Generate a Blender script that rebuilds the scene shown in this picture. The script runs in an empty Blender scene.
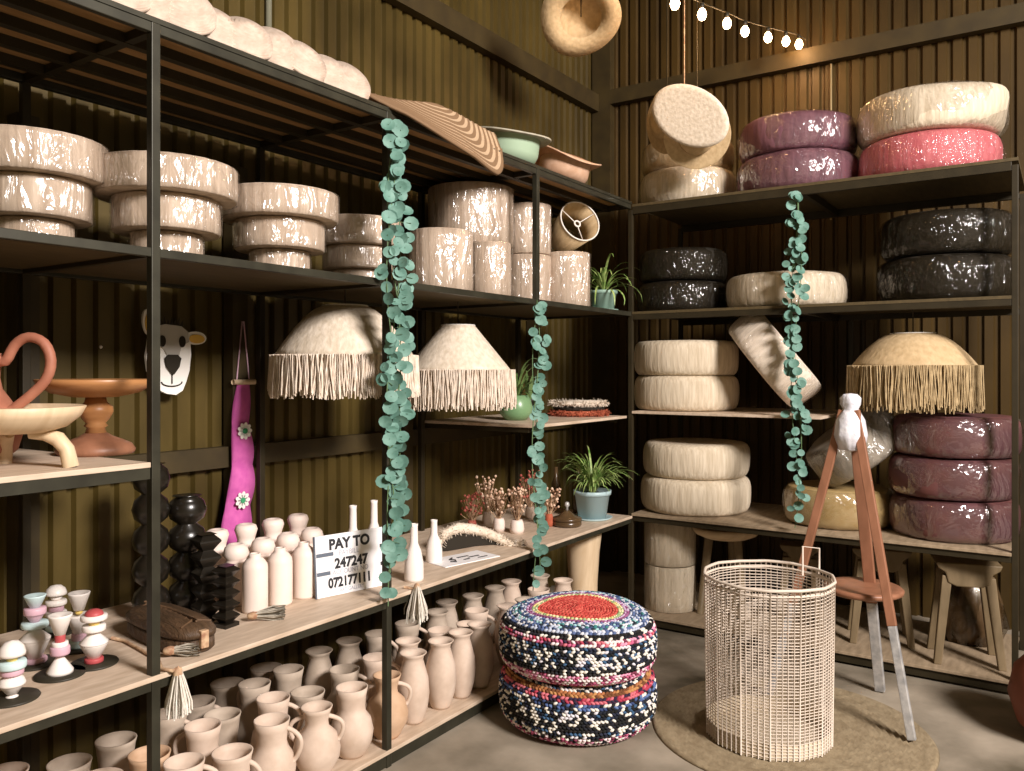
import bpy, math, random
from mathutils import Vector, Matrix, noise
PI = math.pi
C = bpy.context.scene
COL = C.collection
random.seed(7)
def lin(c):
    c = c/255.0
    return c/12.92 if c <= 0.04045 else ((c+0.055)/1.055)**2.4
def rgb(r, g, b): return (lin(r), lin(g), lin(b), 1)

# ------------------------------------------------------------------ camera
EYE = Vector((0, 0, 1.4)); F = 825.0; HX, HY = 512.0, 370.0
YAW = math.radians(33.9)
FW = Vector((-math.sin(YAW), math.cos(YAW), 0)); RT = Vector((math.cos(YAW), math.sin(YAW), 0))
cam = bpy.data.objects.new('camera', bpy.data.cameras.new('camera')); COL.objects.link(cam)
cam.location = EYE; cam.rotation_euler = (PI/2, 0, YAW)
cam.data.sensor_width = 36; cam.data.lens = 36*F/1024; cam.data.shift_y = -15.5/1024
cam.data.clip_start = 0.05
C.camera = cam
# ------------------------------------------------------------------ world and lights
w = bpy.data.worlds.new('world'); C.world = w; w.use_nodes = True
w.node_tree.nodes['Background'].inputs[0].default_value = (1.0, 0.79, 0.36, 1)
w.node_tree.nodes['Background'].inputs[1].default_value = 0.13
def area(name, loc, target, sx, sy, power, col):
    l = bpy.data.lights.new(name, 'AREA'); l.shape = 'RECTANGLE'; l.size = sx; l.size_y = sy
    l.energy = power; l.color = col
    o = bpy.data.objects.new(name, l); COL.objects.link(o); o.location = loc
    o.rotation_euler = (Vector(target)-Vector(loc)).to_track_quat('-Z', 'Y').to_euler()
    return o
area('doorway_daylight', (3.3, 1.0, 3.8), (-1.9, 2.6, 0.9), 1.3, 1.1, 540, (1.0, 0.92, 0.885))
C.view_settings.view_transform = 'Standard'; C.view_settings.look = 'None'
C.view_settings.gamma = 1; C.view_settings.exposure = 0.35
C.view_settings.use_curve_mapping = False

# a photograph pixel met with a real plane of the room
def ray(px, py): return FW + RT*((px-HX)/F) + Vector((0, 0, 1))*((HY-py)/F)
def at_z(px, py, z):
    d = ray(px, py); return EYE + d*((z-EYE.z)/d.z)
def at_x(px, py, x):
    d = ray(px, py); return EYE + d*(x/d.x)
def at_y(px, py, y):
    d = ray(px, py); return EYE + d*(y/d.y)
def at_t(px, py, t): return EYE + ray(px, py)*t
def depth(p): return (Vector(p)-EYE).dot(FW)

# ------------------------------------------------------------------ materials
def mat(name, c1, c2=None, rough=0.6, scale=20, stretch=(1, 1, 1), bump=0.0, bscale=None, metal=0, coat=0, detail=4, spec=0.4, sharp=None):
    m = bpy.data.materials.new(name); m.use_nodes = True
    nt = m.node_tree; b = nt.nodes['Principled BSDF']
    b.inputs['Roughness'].default_value = rough; b.inputs['Metallic'].default_value = metal
    b.inputs['Coat Weight'].default_value = coat; b.inputs['Coat Roughness'].default_value = 0.12
    b.inputs['Specular IOR Level'].default_value = spec
    b.inputs['Base Color'].default_value = c1
    if c2 or bump:
        tc = nt.nodes.new('ShaderNodeTexCoord'); mp = nt.nodes.new('ShaderNodeMapping')
        mp.inputs['Scale'].default_value = stretch
        nt.links.new(tc.outputs['Object'], mp.inputs['Vector'])
    if c2:
        n = nt.nodes.new('ShaderNodeTexNoise'); n.inputs['Scale'].default_value = scale; n.inputs['Detail'].default_value = detail
        nt.links.new(mp.outputs[0], n.inputs['Vector'])
        r = nt.nodes.new('ShaderNodeValToRGB'); r.color_ramp.elements[0].color = c1; r.color_ramp.elements[1].color = c2
        a, bb = sharp or (0.32, 0.68)
        r.color_ramp.elements[0].position = a; r.color_ramp.elements[1].position = bb
        nt.links.new(n.outputs[0], r.inputs[0]); nt.links.new(r.outputs[0], b.inputs['Base Color'])
    if bump:
        n2 = nt.nodes.new('ShaderNodeTexNoise'); n2.inputs['Scale'].default_value = bscale or scale; n2.inputs['Detail'].default_value = 3
        nt.links.new(mp.outputs[0], n2.inputs['Vector'])
        bp = nt.nodes.new('ShaderNodeBump'); bp.inputs['Strength'].default_value = bump; bp.inputs['Distance'].default_value = 0.01
        nt.links.new(n2.outputs[0], bp.inputs['Height']); nt.links.new(bp.outputs[0], b.inputs['Normal'])
    return m
def colmat(name, rough=0.8):
    m = bpy.data.materials.new(name); m.use_nodes = True; nt = m.node_tree
    a = nt.nodes.new('ShaderNodeVertexColor'); a.layer_name = 'Col'
    nt.links.new(a.outputs[0], nt.nodes['Principled BSDF'].inputs['Base Color'])
    nt.nodes['Principled BSDF'].inputs['Roughness'].default_value = rough
    nt.nodes['Principled BSDF'].inputs['Specular IOR Level'].default_value = 0.2
    return m
def film(name, fac, tint=(1, 1, 1, 1), rough=0.1, scale=14, sz=0.55):
    m = bpy.data.materials.new(name); m.use_nodes = True; nt = m.node_tree
    for n in list(nt.nodes): nt.nodes.remove(n)
    out = nt.nodes.new('ShaderNodeOutputMaterial'); mix = nt.nodes.new('ShaderNodeMixShader')
    tr = nt.nodes.new('ShaderNodeBsdfTransparent'); tr.inputs[0].default_value = tint
    gl = nt.nodes.new('ShaderNodeBsdfGlossy'); gl.inputs['Roughness'].default_value = rough
    tc = nt.nodes.new('ShaderNodeTexCoord'); mp = nt.nodes.new('ShaderNodeMapping'); mp.inputs['Scale'].default_value = (1, 1, sz)
    nz = nt.nodes.new('ShaderNodeTexNoise'); nz.inputs['Scale'].default_value = scale; nz.inputs['Detail'].default_value = 3; nz.inputs['Distortion'].default_value = 1.2
    bp = nt.nodes.new('ShaderNodeBump'); bp.inputs['Strength'].default_value = 1.0; bp.inputs['Distance'].default_value = 0.035
    lw = nt.nodes.new('ShaderNodeLayerWeight'); lw.inputs[0].default_value = 0.25
    mm = nt.nodes.new('ShaderNodeMath'); mm.operation = 'MULTIPLY_ADD'; mm.inputs[1].default_value = 0.35; mm.inputs[2].default_value = fac
    L = nt.links.new
    L(tc.outputs['Object'], mp.inputs[0]); L(mp.outputs[0], nz.inputs['Vector']); L(nz.outputs[0], bp.inputs['Height'])
    L(bp.outputs[0], gl.inputs['Normal']); L(bp.outputs[0], lw.inputs['Normal'])
    L(lw.outputs['Facing'], mm.inputs[0]); L(mm.outputs[0], mix.inputs[0])
    L(tr.outputs[0], mix.inputs[1]); L(gl.outputs[0], mix.inputs[2]); L(mix.outputs[0], out.inputs[0])
    return m
def emit(name, col, s):
    m = bpy.data.materials.new(name); m.use_nodes = True
    b = m.node_tree.nodes['Principled BSDF']; b.inputs['Base Color'].default_value = col
    b.inputs['Emission Color'].default_value = col; b.inputs['Emission Strength'].default_value = s
    return m
M = {}
M['sheet'] = mat('corrugated_sheet', rgb(62, 50, 18), rgb(94, 78, 36), 0.42, 3, (1, 1, 0.5), metal=0.2, detail=6, spec=0.5)
M['sheetb'] = mat('corrugated_sheet_brown', rgb(54, 40, 14), rgb(82, 62, 26), 0.45, 3, (1, 1, 0.4), metal=0.2, detail=6, spec=0.5)
M['girt'] = mat('girt_steel', rgb(64, 52, 24), rgb(50, 40, 18), 0.6, 8)
M['floor'] = mat('concrete', rgb(92, 84, 68), rgb(164, 152, 134), 0.75, 2.6, bump=0.15, bscale=30, detail=8)
M['roof'] = mat('roof_sheet', rgb(60, 46, 20), None, 0.7)
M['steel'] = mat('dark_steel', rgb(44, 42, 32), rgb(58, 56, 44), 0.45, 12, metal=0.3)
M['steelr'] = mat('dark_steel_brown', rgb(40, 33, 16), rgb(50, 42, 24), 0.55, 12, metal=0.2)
M['ply'] = mat('pale_plywood', rgb(184, 162, 138), rgb(210, 190, 168), 0.6, 9, (5, 1, 5), detail=6)
M['plyo'] = mat('darker_plywood', rgb(136, 118, 94), rgb(164, 144, 118), 0.65, 9, (5, 1, 5), detail=6)  # plywood in a darker tone for the two low back-rack boards
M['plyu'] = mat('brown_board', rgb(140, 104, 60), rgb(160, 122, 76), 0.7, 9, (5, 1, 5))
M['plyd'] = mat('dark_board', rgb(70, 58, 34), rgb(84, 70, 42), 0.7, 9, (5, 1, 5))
M['clay'] = mat('pale_clay', rgb(192, 170, 150), rgb(214, 194, 176), 0.7, 14, detail=5)
M['clay2'] = mat('ochre_clay', rgb(186, 152, 120), rgb(206, 174, 144), 0.7, 14, detail=5)
M['clay3'] = mat('grey_clay', rgb(166, 150, 132), rgb(190, 174, 156), 0.75, 14, detail=5)
M['terra'] = mat('terracotta', rgb(156, 98, 76), rgb(176, 118, 94), 0.6, 14)
M['sisal'] = mat('sisal', rgb(188, 172, 146), rgb(214, 200, 176), 0.8, 60, (1, 1, 0.08), bump=0.5, bscale=60)
M['sisalc'] = mat('cream_sisal', rgb(214, 198, 176), rgb(232, 218, 200), 0.8, 60, (1, 1, 0.1), bump=0.5, bscale=60)
M['pleat'] = mat('pleated_raffia', rgb(176, 154, 132), rgb(214, 194, 172), 0.7, 26, (1, 1, 0.03), bump=0.5, bscale=40)
M['raffia'] = mat('raffia', rgb(204, 188, 164), rgb(228, 214, 194), 0.75, 60, (1, 1, 0.04), bump=0.3)
M['raffiat'] = mat('tan_raffia', rgb(178, 152, 112), rgb(198, 172, 132), 0.75, 50, (1, 1, 0.2), bump=0.3)
M['fringe'] = mat('raffia_strands', rgb(210, 190, 168), rgb(238, 224, 206), 0.7, 40)
M['fringet'] = mat('tan_raffia_strands', rgb(168, 144, 104), rgb(198, 174, 132), 0.7, 40)
M['purple'] = mat('purple_weave', rgb(98, 62, 72), rgb(124, 84, 92), 0.7, 40, (1, 1, 0.1), bump=0.4)
M['pink'] = mat('pink_weave', rgb(178, 86, 92), rgb(196, 110, 112), 0.7, 40, (1, 1, 0.1), bump=0.4)
M['mauve'] = mat('mauve_weave', rgb(104, 62, 56), rgb(88, 56, 62), 0.7, 6)
M['black'] = mat('black_weave', rgb(26, 22, 13), rgb(34, 28, 17), 0.7, 40, bump=0.3)
M['yellow'] = mat('yellow_weave', rgb(160, 132, 80), rgb(176, 152, 106), 0.7, 20)
M['greyw'] = mat('grey_weave', rgb(130, 122, 108), rgb(160, 150, 134), 0.7, 14)
M['film'] = film('clear_plastic', 0.13, (1, 1, 1, 1), 0.14, 9, 0.7)
M['filmt'] = film('shrink_plastic', 0.13, (1, 1, 1, 1), 0.2, 17, 0.32)
M['filmd'] = film('dark_plastic', 0.03, (0.75, 0.72, 0.66, 1), 0.10, 15)
M['filmf'] = film('tight_clear_plastic', 0.05, (1, 1, 1, 1), 0.12, 24)
M['leafb'] = mat('blue_green_leaf', rgb(78, 118, 104), rgb(112, 150, 136), 0.6, 25)
M['stem'] = mat('stem', rgb(92, 118, 78), None, 0.6)
M['leaf'] = mat('spider_leaf', rgb(86, 132, 50), rgb(176, 190, 120), 0.5, 30)
M['leafd'] = mat('dark_leaf', rgb(70, 96, 48), rgb(104, 126, 70), 0.5, 30)
M['soil'] = mat('soil', rgb(60, 44, 26), None, 0.9)
M['mint'] = mat('mint_plastic', rgb(146, 176, 160), None, 0.4)
M['blue'] = mat('pale_blue_plastic', rgb(172, 196, 198), None, 0.4)
M['green'] = mat('green_glaze', rgb(124, 156, 112), rgb(106, 142, 100), 0.3, 8)
M['white'] = mat('white_glaze', rgb(236, 228, 220), None, 0.35)
M['bottle'] = mat('matt_white_ceramic', rgb(232, 212, 198), rgb(240, 224, 212), 0.55, 10)
M['blackg'] = mat('black_lacquer', rgb(26, 22, 16), None, 0.28, spec=0.6)
M['matb'] = mat('black_disc', rgb(48, 44, 34), None, 0.5)
M['dwood'] = mat('dark_carved_wood', rgb(92, 70, 50), rgb(66, 50, 34), 0.5, 12, (1, 6, 1), bump=0.6, bscale=50)
M['wood'] = mat('warm_wood', rgb(162, 112, 68), rgb(184, 132, 84), 0.4, 7, (1, 1, 8))
M['woodp'] = mat('pale_wood', rgb(204, 178, 142), rgb(220, 196, 162), 0.5, 7, (1, 8, 1))
M['woodr'] = mat('red_wood', rgb(132, 90, 66), rgb(154, 106, 80), 0.45, 8, (3, 3, 1))
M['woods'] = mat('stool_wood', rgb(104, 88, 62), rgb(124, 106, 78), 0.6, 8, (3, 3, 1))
M['silver'] = mat('silver_paint', rgb(150, 150, 150), rgb(196, 194, 190), 0.4, 30, metal=0.3)
M['wrap'] = mat('white_wrap', rgb(226, 224, 226), rgb(200, 200, 208), 0.35, 30, bump=0.6)
M['wire'] = mat('beige_wire', rgb(208, 194, 178), None, 0.5)
M['chrome'] = mat('white_wire', rgb(230, 224, 214), None, 0.4)
M['rug'] = mat('jute', rgb(128, 112, 86), rgb(152, 136, 108), 0.9, 30, bump=0.5)
M['mat_brown'] = colmat('striped_sisal'); M['rag'] = colmat('rag_braid')
M['magenta'] = mat('magenta_felt', rgb(190, 84, 156), rgb(206, 100, 168), 0.85, 30)
M['felt'] = mat('white_felt', rgb(232, 228, 220), None, 0.9)
M['feltg'] = mat('grey_felt', rgb(172, 166, 156), None, 0.9)
M['felty'] = mat('yellow_felt', rgb(222, 178, 84), None, 0.9)
M['feltk'] = mat('black_felt', rgb(40, 34, 24), None, 0.9)
M['feltgr'] = mat('green_felt', rgb(60, 150, 100), None, 0.9)
M['paper'] = mat('white_card', rgb(240, 238, 238), None, 0.4)
M['ink'] = mat('dark_ink', rgb(40, 40, 44), None, 0.5)
M['inkg'] = mat('grey_ink', rgb(96, 104, 116), None, 0.5)
M['inkl'] = mat('light_ink', rgb(170, 170, 180), None, 0.5)
M['rope'] = mat('rope', rgb(206, 176, 140), rgb(150, 110, 84), 0.8, 60)
M['tassel'] = mat('cream_tassel', rgb(206, 198, 184), rgb(236, 228, 214), 0.8, 60)
M['tasselg'] = mat('grey_tassel', rgb(150, 142, 128), rgb(180, 172, 156), 0.8, 60)
M['red'] = mat('red_paint', rgb(176, 76, 78), None, 0.5)
M['rosy'] = mat('pink_paint', rgb(206, 168, 180), None, 0.5)
M['sky'] = mat('pale_blue_paint', rgb(196, 218, 218), None, 0.5)
M['lemon'] = mat('yellow_paint', rgb(226, 196, 110), None, 0.5)
M['redfur'] = mat('red_raffia', rgb(158, 76, 50), rgb(182, 98, 70), 0.85, 40)
M['greymint'] = mat('mint_straw', rgb(156, 178, 150), None, 0.7)
M['greyst'] = mat('grey_straw', rgb(150, 146, 128), rgb(176, 170, 152), 0.7, 30)
M['peach'] = mat('peach_straw', rgb(188, 150, 120), rgb(206, 170, 142), 0.7, 30)
M['dried'] = mat('dried_flower', rgb(196, 150, 122), rgb(232, 206, 180), 0.8, 60)
M['driedr'] = mat('dark_red_flower', rgb(150, 64, 60), rgb(190, 110, 90), 0.8, 60)
M['bulb'] = emit('bulb_glow', (1.0, 0.62, 0.33, 1), 28)
M['browng'] = mat('brown_glass', rgb(92, 72, 48), rgb(74, 56, 36), 0.25, 8, spec=0.6)

# ------------------------------------------------------------------ mesh helpers
class MB:
    def __init__(s): s.v = []; s.f = []; s.c = []; s.sm = []
    def add(s, vs, fs, col=None, mx=None, smooth=True):
        n = len(s.v)
        for p in vs:
            p = Vector(p); s.v.append(mx @ p if mx else p)
        for i, f in enumerate(fs):
            s.f.append([n+k for k in f]); s.sm.append(smooth)
            s.c.append(col[i] if isinstance(col, list) else col)
        return s
    def box(s, a, b, mx=None):
        x0, y0, z0 = a; x1, y1, z1 = b
        vs = [(x0, y0, z0), (x1, y0, z0), (x1, y1, z0), (x0, y1, z0), (x0, y0, z1), (x1, y0, z1), (x1, y1, z1), (x0, y1, z1)]
        return s.add(vs, [(0, 3, 2, 1), (4, 5, 6, 7), (0, 1, 5, 4), (1, 2, 6, 5), (2, 3, 7, 6), (3, 0, 4, 7)], None, mx, False)
    def lathe(s, prof, seg=32, mx=None, fn=None, caps=True, smooth=True):
        vs = []; fs = []
        for (r, z) in prof:
            for k in range(seg):
                a = 2*PI*k/seg; rr, zz = fn(a, r, z) if fn else (r, z)
                vs.append((rr*math.cos(a), rr*math.sin(a), zz))
        for i in range(len(prof)-1):
            for k in range(seg):
                a = i*seg+k; b = i*seg+(k+1) % seg
                fs.append((a, b, b+seg, a+seg))
        if caps:
            if prof[0][0] > 1e-5: fs.append(tuple(range(seg))[::-1])
            if prof[-1][0] > 1e-5: fs.append(tuple((len(prof)-1)*seg+k for k in range(seg)))
        return s.add(vs, fs, None, mx, smooth)
    def tube(s, pts, rad, seg=8, closed=False, mx=None, caps=True):
        pts = [Vector(p) for p in pts]; n = len(pts); vs = []; fs = []
        r = rad if isinstance(rad, (list, tuple)) else [rad]*n
        up = None
        for i, p in enumerate(pts):
            if closed: d = pts[(i+1) % n]-pts[i-1]
            else: d = pts[min(i+1, n-1)]-pts[max(i-1, 0)]
            d.normalize()
            if up is None: up = Vector((0, 0, 1)) if abs(d.z) < 0.9 else Vector((1, 0, 0))
            a = d.cross(up)
            if a.length < 1e-4: a = d.orthogonal()
            a.normalize(); b = a.cross(d).normalized(); up = b
            for k in range(seg):
                t = 2*PI*k/seg; vs.append(p+(a*math.cos(t)+b*math.sin(t))*r[i])
        for i in range(n if closed else n-1):
            j = (i+1) % n
            for k in range(seg):
                k2 = (k+1) % seg; fs.append((i*seg+k, i*seg+k2, j*seg+k2, j*seg+k))
        if caps and not closed:
            fs.append(tuple(range(seg))); fs.append(tuple((n-1)*seg+k for k in range(seg))[::-1])
        return s.add(vs, fs, None, mx)
    def prism(s, outline, y0, y1, mx=None):          # outline in x,z extruded along y
        n = len(outline)
        vs = [(x, y0, z) for x, z in outline]+[(x, y1, z) for x, z in outline]
        fs = [tuple(range(n)), tuple(range(n, 2*n))[::-1]]+[(k, k+n, (k+1) % n+n, (k+1) % n) for k in range(n)]
        return s.add(vs, fs, None, mx, False)
    def beam(s, p, q, wx, wy, mx=None):              # rectangular bar from p to q
        p = Vector(p); q = Vector(q); d = (q-p).normalized()
        a = d.cross(Vector((0, 1, 0)) if abs(d.y) < 0.9 else Vector((1, 0, 0))).normalized(); b = d.cross(a).normalized()
        vs = []
        for c in (p, q):
            for i, j in ((-1, -1), (1, -1), (1, 1), (-1, 1)): vs.append(c+a*wx/2*i+b*wy/2*j)
        return s.add(vs, [(0, 3, 2, 1), (4, 5, 6, 7), (0, 1, 5, 4), (1, 2, 6, 5), (2, 3, 7, 6), (3, 0, 4, 7)], None, mx, False)
    def mesh(s, name, m):
        me = bpy.data.meshes.new(name); me.from_pydata([tuple(v) for v in s.v], [], s.f); me.materials.append(m)
        me.polygons.foreach_set('use_smooth', s.sm)
        if any(c is not None for c in s.c):
            ca = me.color_attributes.new('Col', 'FLOAT_COLOR', 'CORNER'); buf = []
            for p in me.polygons:
                c = s.c[p.index] or (1, 1, 1, 1)
                for _ in p.loop_indices: buf.extend(c)
            ca.data.foreach_set('color', buf)
        me.validate(); me.update()
        return me
def obj(name, mb, m, parent=None, bevel=0, loc=None):
    me = mb.mesh(name, m) if isinstance(mb, MB) else mb
    o = bpy.data.objects.new(name, me); COL.objects.link(o); o.parent = parent
    if loc is not None: o.location = loc
    if bevel:
        b = o.modifiers.new('bevel', 'BEVEL'); b.width = bevel; b.segments = 2; b.limit_method = 'ANGLE'
    return o
def tag(o, label, cat, group=None, kind=None):
    if label: o['label'] = label
    if cat: o['category'] = cat
    if group: o['group'] = group
    if kind: o['kind'] = kind
    return o
def thing(name, label, cat, loc=(0, 0, 0), rot=(0, 0, 0), group=None):
    o = bpy.data.objects.new(name, None); COL.objects.link(o); o.location = loc; o.rotation_euler = rot
    o.empty_display_size = 0.05
    return tag(o, label, cat, group)
def struct(name, mb, m):
    o = obj(name, mb, m); o['kind'] = 'structure'; return o
def dup(root, loc, rot=(0, 0, 0), label=None, group=None):
    r = root.copy(); COL.objects.link(r); r.location = loc; r.rotation_euler = rot
    if label: r['label'] = label
    if group: r['group'] = group
    for ch in list(root.children):
        c = ch.copy(); COL.objects.link(c); c.parent = r
        for g in list(ch.children):
            d = g.copy(); COL.objects.link(d); d.parent = c
    return r
def R3(rx, ry, rz): return Matrix.Rotation(rz, 4, 'Z') @ Matrix.Rotation(ry, 4, 'Y') @ Matrix.Rotation(rx, 4, 'X')
def T(x, y, z): return Matrix.Translation((x, y, z))

# ------------------------------------------------------------------ the room shell
XF, XB, XW = -1.98, -2.68, -2.78       # left rack front, left rack back, left wall
YF, YB, YW = 4.13, 4.86, 5.20          # back rack front, back rack back, back wall
def corrugated(length, h, pitch=0.076, d=0.018, flip=False):
    mb = MB(); xs = []; x = 0
    while x < length:
        for dx, o in ((0, 0), (0.016, 0), (0.025, d), (0.067, d)):
            xs.append((x+dx, o))
        x += pitch
    vs = [(a, b, 0) for a, b in xs]+[(a, b, h) for a, b in xs]; n = len(xs)
    mb.add(vs, [(i, i+1, i+1+n, i+n) for i in range(n-1)], None, None, False)
    return mb
o = struct('wall_left', corrugated(YW+1.9, 4.4), M['sheet'])
o.matrix_world = T(XW, YW, 0) @ Matrix.Rotation(-PI/2, 4, 'Z')        # ridges face +x
o = struct('wall_back', corrugated(6.2, 4.4), M['sheetb'])
o.matrix_world = T(XW+6.2, YW, 0) @ Matrix.Rotation(PI, 4, 'Z')
struct('floor', MB().box((XW, -1.9, -0.05), (3.4, YW, 0)), M['floor'])
struct('ceiling', MB().box((XW, 1.2, 4.4), (3.4, YW, 4.46)), M['roof'])
struct('trim_1', MB().box((XW+0.018, -1.5, 3.20), (XW+0.075, YW-0.09, 3.32)), M['girt'])
struct('trim_2', MB().box((XW+0.16, YW-0.085, 3.24), (3.0, YW-0.02, 3.34)), M['girt'])
struct('trim_3', MB().box((XW+0.018, -1.5, 1.02), (XW+0.06, YW-0.1, 1.10)), M['girt'])
for i, y in enumerate((1.30, 2.10, 3.1, 4.3)):
    struct('trim_%d' % (4+i), MB().box((XW+0.022, y-0.035, 0), (XW+0.08, y+0.035, 2.2)), M['girt'])
struct('trim_8', MB().box((XW+0.02, YW-0.085, 0), (XW+0.16, YW-0.02, 4.39)), M['girt'])

q = at_x(268, 20, XW+0.03)
struct('trim_9', MB().tube([(XW+0.034, q.y, 2.4), (XW+0.034, q.y, 4.39)], 0.013, 10), mat('conduit', rgb(120, 118, 100), None, 0.4))
q = at_y(831, 70, YW-0.03)
struct('trim_10', MB().tube([(q.x, YW-0.03, 2.3), (q.x, YW-0.03, 3.235)], 0.006, 8), mat('pale_cable', rgb(170, 150, 110), None, 0.5))
# ------------------------------------------------------------------ left rack
ZT, Z2, Z3, Z4, Z0 = 2.31, 1.72, 1.16, 0.60, 0.062
rack = thing('shelving_rack', 'long dark steel rack with pale plywood shelves along the left wall', 'shelf', (XF, 2.3, 0))
def rp(name, mb, m, bevel=0):
    for v in mb.v: v -= Vector((XF, 2.3, 0))
    return obj(name, mb, m, rack, bevel)
P = 0.025
Y0 = 0.36; posts = (Y0, 1.275, 2.172)
for y in posts:
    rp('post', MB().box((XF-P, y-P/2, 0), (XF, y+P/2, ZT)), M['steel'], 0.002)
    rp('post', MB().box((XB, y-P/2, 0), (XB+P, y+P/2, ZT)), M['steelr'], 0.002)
rp('post', MB().box((XF-P, 3.16-P/2, Z2-0.02), (XF, 3.16+P/2, ZT)), M['steel'], 0.002)
rp('post', MB().box((XB, 3.16-P/2, 0), (XB+P, 3.16+P/2, ZT)), M['steelr'], 0.002)
rp('post', MB().box((XB, 4.02, 0), (XB+P, 4.02+P, ZT)), M['steelr'], 0.002)
YE = YF-0.004
for z, dz in ((ZT, 0.026), (Z2, 0.024), (Z4-0.014, 0.026), (Z0-0.014, 0.045)):
    for x in (XF-P+0.003, XB):
        rp('rail', MB().box((x, Y0, z-dz), (x+P-0.006 if x > -2.3 else x+P, YE, z)), M['steel'], 0.002)
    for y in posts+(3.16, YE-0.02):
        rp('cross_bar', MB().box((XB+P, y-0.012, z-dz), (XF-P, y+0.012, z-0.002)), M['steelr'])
# top shelf: lengthwise bars below a brown board
for k in range(1, 5):
    x = XB+(XF-XB)*k/5
    rp('rail', MB().box((x-0.014, Y0, ZT-0.028), (x+0.014, YE, ZT)), M['steelr'])
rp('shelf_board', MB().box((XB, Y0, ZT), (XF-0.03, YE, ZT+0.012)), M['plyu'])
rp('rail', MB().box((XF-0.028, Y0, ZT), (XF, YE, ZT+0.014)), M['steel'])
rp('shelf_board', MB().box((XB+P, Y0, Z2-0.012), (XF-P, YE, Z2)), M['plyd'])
rp('shelf_board', MB().box((XB+0.0, Y0, Z4-0.014), (XF+0.004, YE, Z4)), M['ply'], 0.002)
rp('shelf_board', MB().box((XB+0.0, Y0, Z0-0.014), (XF+0.004, YE, Z0)), M['ply'], 0.002)
# short shelf in the first bay
rp('shelf_board', MB().box((XB, Y0, Z3-0.014), (XF+0.004, 1.27-P/2, Z3)), M['ply'], 0.002)
for x in (XF-P, XB): rp('rail', MB().box((x, Y0, Z3-0.044), (x+P, 1.27-P/2, Z3-0.014)), M['steel'])
# short shelf near the corner
rp('shelf_board', MB().box((XB, 3.19, Z3-0.026), (XF-0.03, YE, Z3-0.012)), M['ply'], 0.002)
rp('bracket', MB().box((XB, 3.2, Z3-0.05), (XF-0.08, 3.22, Z3-0.026)), M['steelr'])
rp('bracket', MB().box((XB, YE-0.04, Z3-0.05), (XF-0.08, YE-0.02, Z3-0.026)), M['steelr'])
Z3L = Z3-0.012

# ------------------------------------------------------------------ back rack
XR = -0.17
rackb = thing('shelving_rack', 'dark steel rack of round poufs standing against the back wall', 'shelf', (XF, YF, 0))
def rb(name, mb, m, bevel=0):
    for v in mb.v: v -= Vector((XF, YF, 0))
    return obj(name, mb, m, rackb, bevel)
ZB = {'top': 2.31, 's2': 1.72, 's3': 1.175, 's4': 0.615, 's0': 0.066}
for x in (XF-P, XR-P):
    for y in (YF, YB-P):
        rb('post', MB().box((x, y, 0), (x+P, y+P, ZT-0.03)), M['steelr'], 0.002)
for k, dz in (('top', 0.04), ('s2', 0.03), ('s4', 0.03), ('s0', 0.04)):
    z = ZB[k]
    for y in (YF+0.002, YB-P):
        rb('rail', MB().box((XF, y, z-0.014-dz), (XR-P, y+P, z-0.014)), M['steelr'], 0.002)
    rb('cross_bar', MB().box((-1.08, YF+P, z-0.014-dz), (-1.055, YB-P, z-0.016)), M['steelr'])
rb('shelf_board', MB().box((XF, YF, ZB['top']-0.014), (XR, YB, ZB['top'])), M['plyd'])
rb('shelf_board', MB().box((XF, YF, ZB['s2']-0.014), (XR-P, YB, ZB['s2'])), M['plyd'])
rb('shelf_board', MB().box((XF, YF-0.006, ZB['s3']-0.014), (-0.98, YB, ZB['s3'])), M['ply'], 0.002)
rb('shelf_board', MB().box((XF, YF-0.01, ZB['s4']-0.014), (XR-P, YB, ZB['s4'])), M['plyo'], 0.002)
rb('shelf_board', MB().box((XF, YF-0.01, ZB['s0']-0.014), (XR-P, YB, ZB['s0'])), M['plyo'], 0.002)
rb('hanger_bar', MB().box((-1.0, YB-P, ZB['s4']), (-0.98, YB-0.006, ZB['s2']-0.05)), M['steelr'])
rb('hanger_bar', MB().box((XF+P, YB-P, ZB['s3']-0.04), (-0.98, YB-0.006, ZB['s3']-0.014)), M['steelr'])

# ------------------------------------------------------------------ poufs
def pouf_prof(h=0.19, n=10):
    # unit radius 1 profile, height h given in absolute metres
    pr = [(0.0, 0.0), (0.55, 0.0)]
    for k in range(n+1):
        a = -PI/2+PI*k/n
        ca, sa = math.cos(a), math.sin(a)
        pr.append((0.80+0.20*abs(ca)**0.6, h/2+h/2*(1 if sa > 0 else -1)*abs(sa)**0.7))
    pr += [(0.55, h*0.985), (0.25, h*0.97), (0.0, h*0.965)]
    return pr
def body_mesh(R, h, m, seed, lump=0.012, rib=0.0):
    def fn(a, r, z):
        q = noise.noise(Vector((math.cos(a)*1.6+seed, math.sin(a)*1.6, z*6+seed*3)))
        k = r*R*(1+lump*q*2+rib*math.cos(a*40))
        return k, z*(1+0.35*lump*noise.noise(Vector((math.cos(a)*1.3, seed*7, math.sin(a)*1.3))))
    return MB().lathe(pouf_prof(h), 96, None, fn)
def wrap_mesh(R, h, seed):
    def fn(a, r, z):
        v = Vector((math.cos(a)*3.2*r+seed, math.sin(a)*3.2*r, z*14+seed))
        q = noise.noise(v)+0.5*noise.noise(v*2.3)
        return r*(R*1.022+0.011*q+0.002), 0.001+z*0.985+(0.002*q if 0.01 < z < h*0.8 else 0)
    return MB().lathe([(r, z) for r, z in pouf_prof(h)], 96, None, fn)
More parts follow.
